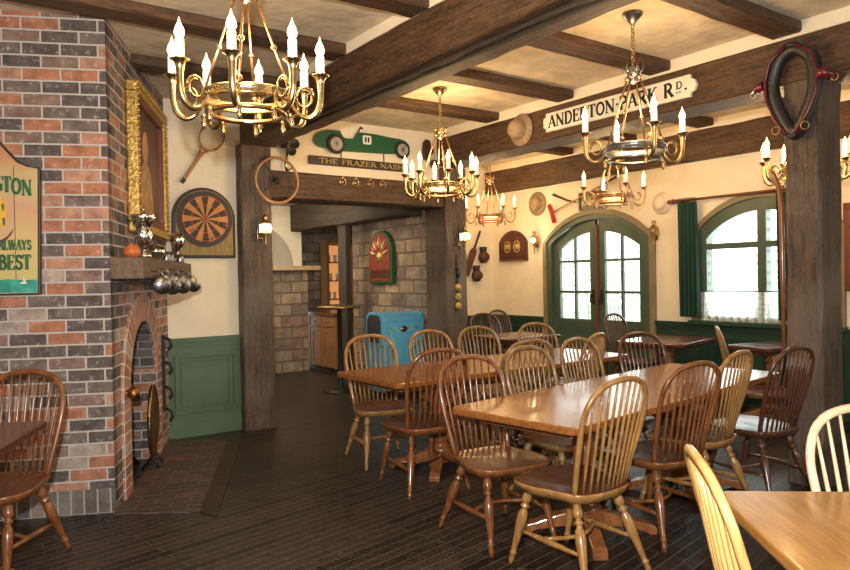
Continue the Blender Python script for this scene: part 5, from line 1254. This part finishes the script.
# tankards hanging from the mantel front
for i, (t2, dz) in enumerate(((.12, 0), (.30, .02), (.48, -.01), (.68, .015), (.90, -.012), (1.14, .01), (1.40, -.01))):
    pos = ['leftmost of the row', 'second from the left', 'third from the left', 'middle one of the row', 'third from the right', 'second from the right', 'rightmost of the row'][i]
    sy = -(.19 + .025 * max(0, t2) / 1.8) - .066
    o = thing('pewter_tankard', 'dark pewter tankard hanging from the mantel beam, %s' % pos, 'tankard', side_pt(-sy - .0, t2, 1.385 + dz), TH_SIDE, 'tankards hanging under the mantel')
    mb = MB(); mb.lathe([(.001, .045), (.052, .045), (.054, .04), (.046, -.04), (.047, -.045), (.043, -.045), (.041, .035), (.001, .036)], 16, at=(0, 0, -.055), axis=(-1, -.42, -.12)); mb.build('cup', 'pewter', o, fix=False)
    mb = MB(); mb.tube([(0, .03, -.02), (0, .02, .015), (0, -.01, .02), (0, -.02, -.01)], .005, 6); mb.build('handle', 'pewter', o, fix=False)
    mb = MB(); mb.tube([(0, .055, .03), (0, .02, .03), (0, .01, .018)], .003, 5); mb.build('hook', 'iron', o, fix=False)

# fireside things
o = thing('brass_knob', 'round tarnished brass knob fixed to the left jamb of the fireplace arch', 'brass ornament', side_pt(.0, .27, .655), TH_SIDE)
mb = MB(); mb.lathe([(.03, 0), (.03, .012), (.014, .02), (.03, .03), (.042, .05), (.04, .075), (.022, .09), (.001, .095)], 18, axis=(0, -1, 0)); mb.build('knob', 'bronze', o, fix=False)
o = thing('fire_screen', 'tall oval embossed bronze fire screen standing in the fireplace arch', 'fire screen', side_pt(.02, 1.02, 0), TH_SIDE)
pts = ellipse(0, .33, .155, .26, 26)
mb = MB(); mb.prism(pts, -.02, .0); mb.tube([(x, -.012, z) for x, z in pts], .014, 8, closed=True); mb.build('panel', 'bronze', o, fix=False)
for x in (-.08, .08):
    mb = MB(); mb.tube([(x, -.06, 0), (x, -.01, .10), (x, .06, 0)], .01, 6); mb.build('foot', 'iron', o, fix=False)
o = thing('andiron', 'black iron firedog with curled top behind the bronze screen', 'firedog', side_pt(-.14, 1.0, 0), TH_SIDE)
mb = MB(); mb.tube([(0, 0, .04), (0, 0, .6), (.05, 0, .70), (.12, 0, .68), (.12, 0, .6)], .018, 8); mb.build('upright', 'iron', o, fix=False)
mb = MB(); mb.tube([(-.12, -.04, 0), (-.06, 0, .08), (.06, 0, .08), (.12, -.04, 0)], .015, 8); mb.tube([(0, 0, .08), (0, .22, .08), (0, .24, 0)], .015, 8); mb.build('foot', 'iron', o, fix=False)
o = thing('iron_chain_rack', 'dark iron tool rack hanging at the right side of the fireplace arch', 'tool rack', side_pt(0, 1.60, .60), TH_SIDE)
mb = MB(); mb.box(-.02, .02, -.02, 0, -.3, .32); mb.build('plate', 'iron', o)
for z in (.3, .1, -.1, -.28):
    mb = MB(); mb.tube([(0, -.01, z), (0, -.06, z - .02), (.02, -.07, z - .07), (0, -.05, z - .1)], .012, 6); mb.build('hook', 'iron', o, fix=False)

# ------------------------------------------------------------------ the room beyond
bn = thing('waste_bin', 'bright blue litter bin with a domed top and painted cream border', 'litter bin', (4.15, 6.70, 0), 0); bn.scale = (1.40, .95, 1.02)
W_, D_ = .40 - .02, .62
W_ = .39; Dp = .37
def dome(x0, x1, z0, zt, r, n=6):
    # side profile in local x(depth)…: arch across the depth direction
    return [(x0, z0), (x1, z0), (x1, zt - r)] + [(x1 - r + r * math.cos(PI / 2 * i / n), zt - r + r * math.sin(PI / 2 * i / n)) for i in range(1, n + 1)] + [(x0 + r - r * math.sin(PI / 2 * i / n), zt - r + r * math.cos(PI / 2 * i / n)) for i in range(0, n + 1)]
# profile runs front (y=0) to back (y=Dp); extruded along x
mb = MB(); pr = dome(0, Dp, .06, .93, .09); mb.prism(pr, 0.02, .385, 'yz'); mb.build('body', 'bin_blue', bn, bevel=.006)
mb = MB(); mb.prism(dome(-.008, Dp + .008, .05, .936, .095), .385, .405, 'yz'); mb.build('end_panel', 'bin_blue', bn, bevel=.005)
mb = MB(); mb.prism(dome(-.008, Dp + .008, .05, .936, .095), 0, .02, 'yz'); mb.build('end_panel', 'bin_blue', bn, bevel=.005)
mb = MB(); mb.prism(dome(.04, Dp - .04, .60, .905, .08), -.006, 0.0, 'yz'); mb.build('opening', 'bin_dark', bn)
mb = MB(); mb.box(.05, .36, -.012, 0, .835, .845); mb.box(.035, .375, -.008, 0, .14, .80); dp = mb.build('front_door', 'bin_blue', bn, bevel=.003)
mb = MB()
pl = [(.07, .76), (.12, .77), (.15, .72), (.26, .72), (.29, .77), (.34, .76), (.33, .68), (.30, .60), (.30, .30), (.33, .20), (.24, .18), (.17, .18), (.08, .20), (.11, .30), (.11, .60), (.08, .68)]
mb.tube([(x, -.012, z) for x, z in pl], .007, 5, closed=True, flat=.5); mb.build('painted_border', 'bin_pale', dp, fix=False)
mb = MB(); mb.lathe([(.001, .015), (.03, .012), (.036, 0)], 18, at=(.205, -.01, .745), axis=(0, -1, 0)); mb.build('boss', 'pewter', dp, fix=False)
mb = MB(); mb.box(0.03, .375, .03, Dp - .03, 0, .06); mb.build('plinth', 'bin_dark', bn)

ap = thing('carved_plaque', 'arched red and gold carved plaque with green edge on the stone wall above the bin', 'plaque', (4.75, 7.58, 1.28), RW)
ou = [(-.27, 0), (.27, 0), (.27, .40)] + arcpts(0, .40, .27, 0, PI, 16)[1:]
mb = MB(); mb.prism(ou, -.07, 0); mb.build('edge', 'plaque_green', ap, bevel=.008)
iu = [(-.24, .03), (.24, .03), (.24, .40)] + arcpts(0, .40, .24, 0, PI, 16)[1:]
mb = MB(); mb.prism(iu, -.078, -.07); fc = mb.build('carved_face', 'plaque_red', ap)
for i in range(9):
    a = PI * (i + .5) / 9; mb = MB(); mb.tube([(.09 * math.cos(a), -.085, .36 + .09 * math.sin(a)), (.15 * math.cos(a), -.09, .36 + .15 * math.sin(a)), (.215 * math.cos(a), -.082, .38 + .21 * math.sin(a))], [.008, .02, .006], 6); mb.build('painted_ray', 'orange_glaze' if i % 2 else 'plaque_cream', fc, fix=False)
mb = MB(); mb.lathe([(.001, .03), (.04, .025), (.065, .01), (.07, 0)], 16, at=(0, -.078, .34), axis=(0, -1, 0)); mb.build('centre_boss', 'gold_leaf', fc, fix=False)
mb = MB(); mb.box(-.22, .22, -.084, -.078, .07, .17); mb.build('lower_panel', 'plaque_wood', fc)

ht = thing('high_table', 'tall round bar table with black pole and brass-edged top left of the blue bin', 'table', (4.0, 7.42, 0), 0)
mb = MB(); mb.lathe([(.001, .0), (.21, 0), (.21, .012), (.10, .03), (.035, .05), (.001, .05)], 28); mb.build('base', 'iron', ht, fix=False)
mb = MB(); mb.lathe([(.035, .04), (.028, .07), (.028, .98), (.045, 1.0)], 14); mb.build('pole', 'black', ht, fix=False)
mb = MB(); mb.lathe([(.001, .995), (.255, .995), (.262, 1.003), (.262, 1.018), (.255, 1.025), (.001, 1.025)], 36); mb.build('table_top', 'brass_old', ht, fix=False)

cbn = thing('pine_cabinet', 'pine sideboard with a brown top and panelled doors against the stone room wall', 'cabinet', (4.68, 8.85, 0), RW + PI)
cbn.location = (4.66, 9.95, 0); cbn.rotation_euler = (0, 0, RW)
mb = MB(); mb.box(0, 1.12, .02, .5, .06, .82); mb.build('body', 'pine', cbn, bevel=.004)
mb = MB(); mb.box(-.03, 1.15, -.02, .52, .82, .86); mb.build('worktop', 'table_rim', cbn, bevel=.006)
mb = MB(); mb.box(0.02, 1.10, .05, .48, 0, .06); mb.build('plinth', 'beam_dark_z', cbn)
for i in range(3):
    x = .04 + .36 * i
    mb = MB(); mb.box(x, x + .32, 0, .02, .66, .79); q = mb.build('drawer', 'pine', cbn, bevel=.005)
    mb = MB(); mb.lathe([(.001, .02), (.012, .018), (.012, 0)], 8, at=(x + .16, 0, .725), axis=(0, -1, 0)); mb.build('knob', 'table_rim', q, fix=False)
    mb = MB()
    for (a, b, c, d) in ((.06, .26, 0, .06), (.06, .26, .50, .56), (0, .06, 0, .56), (.26, .32, 0, .56)): mb.box(x + a, x + b, 0, .02, .08 + c, .08 + d)
    mb.box(x + .06, x + .26, .01, .02, .14, .58); q = mb.build('door', 'pine', cbn)
    mb = MB(); mb.lathe([(.001, .02), (.012, .018), (.012, 0)], 8, at=(x + .29, 0, .38), axis=(0, -1, 0)); mb.build('knob', 'table_rim', q, fix=False)

dc = thing('display_cabinet', 'tall lit reddish display cabinet seen between the stone wall and the dark post', 'cabinet', (5.60, 10.72, 0), 0)
mb = MB(); mb.box(-.05, .5, 0, .26, .0, .85); mb.box(-.05, 0, 0, .26, .85, 1.95); mb.box(.45, .5, 0, .26, .85, 1.95); mb.box(-.05, .5, .24, .26, .85, 1.95); mb.box(-.08, .53, -.03, .26, 1.95, 2.02); mb.build('case', 'pine', dc)
for z in (.98, 1.3, 1.62):
    mb = MB(); mb.box(0, .45, .02, .24, z, z + .02); mb.build('shelf', 'pine', dc)
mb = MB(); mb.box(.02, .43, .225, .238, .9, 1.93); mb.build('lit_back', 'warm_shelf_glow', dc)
for i, (x, z) in enumerate(((5.65, 1.0), (5.75, 1.0), (5.87, 1.0), (5.68, 1.32), (5.81, 1.32), (5.65, 1.64), (5.77, 1.64))):
    o = thing('drinking_glass', 'small white-lit glass in the display cabinet on the ' + ['lowest shelf, first from the left', 'lowest shelf, second from the left', 'lowest shelf, third from the left', 'middle shelf, left one', 'middle shelf, right one', 'top shelf, left one', 'top shelf, right one'][i], 'glass', (x, 10.83, z), 0, 'glasses in the display cabinet')
    mb = MB(); mb.lathe([(.001, 0), (.025, 0), (.03, .12), (.027, .12), (.022, .01)], 12); mb.build('glass', 'white_paint', o, fix=False)
for x, y, lb in ((4.3, 9.0, 'small bright ceiling spotlight beyond the dark beam, nearer the niche'), (4.42, 8.2, 'small bright ceiling spotlight beyond the dark beam, next to the dark post')):
    pass
for x, y, lb in ((5.05, 10.35, 'small bright recessed ceiling light under the dark beam, left of two'), (5.25, 10.30, 'small bright recessed ceiling light under the dark beam, right of two')):
    o = thing('recessed_light', lb, 'ceiling light', (x, y, 2.42), 0, 'recessed lights beyond the opening')
    mb = MB(); mb.lathe([(.04, -.012), (.055, -.01), (.055, 0)], 16); mb.build('trim_ring', 'pewter', o, fix=False)
    mb = MB(); mb.lathe([(.001, -.006), (.04, -.008)], 16); mb.build('lens', 'lens_glow', o, fix=False)
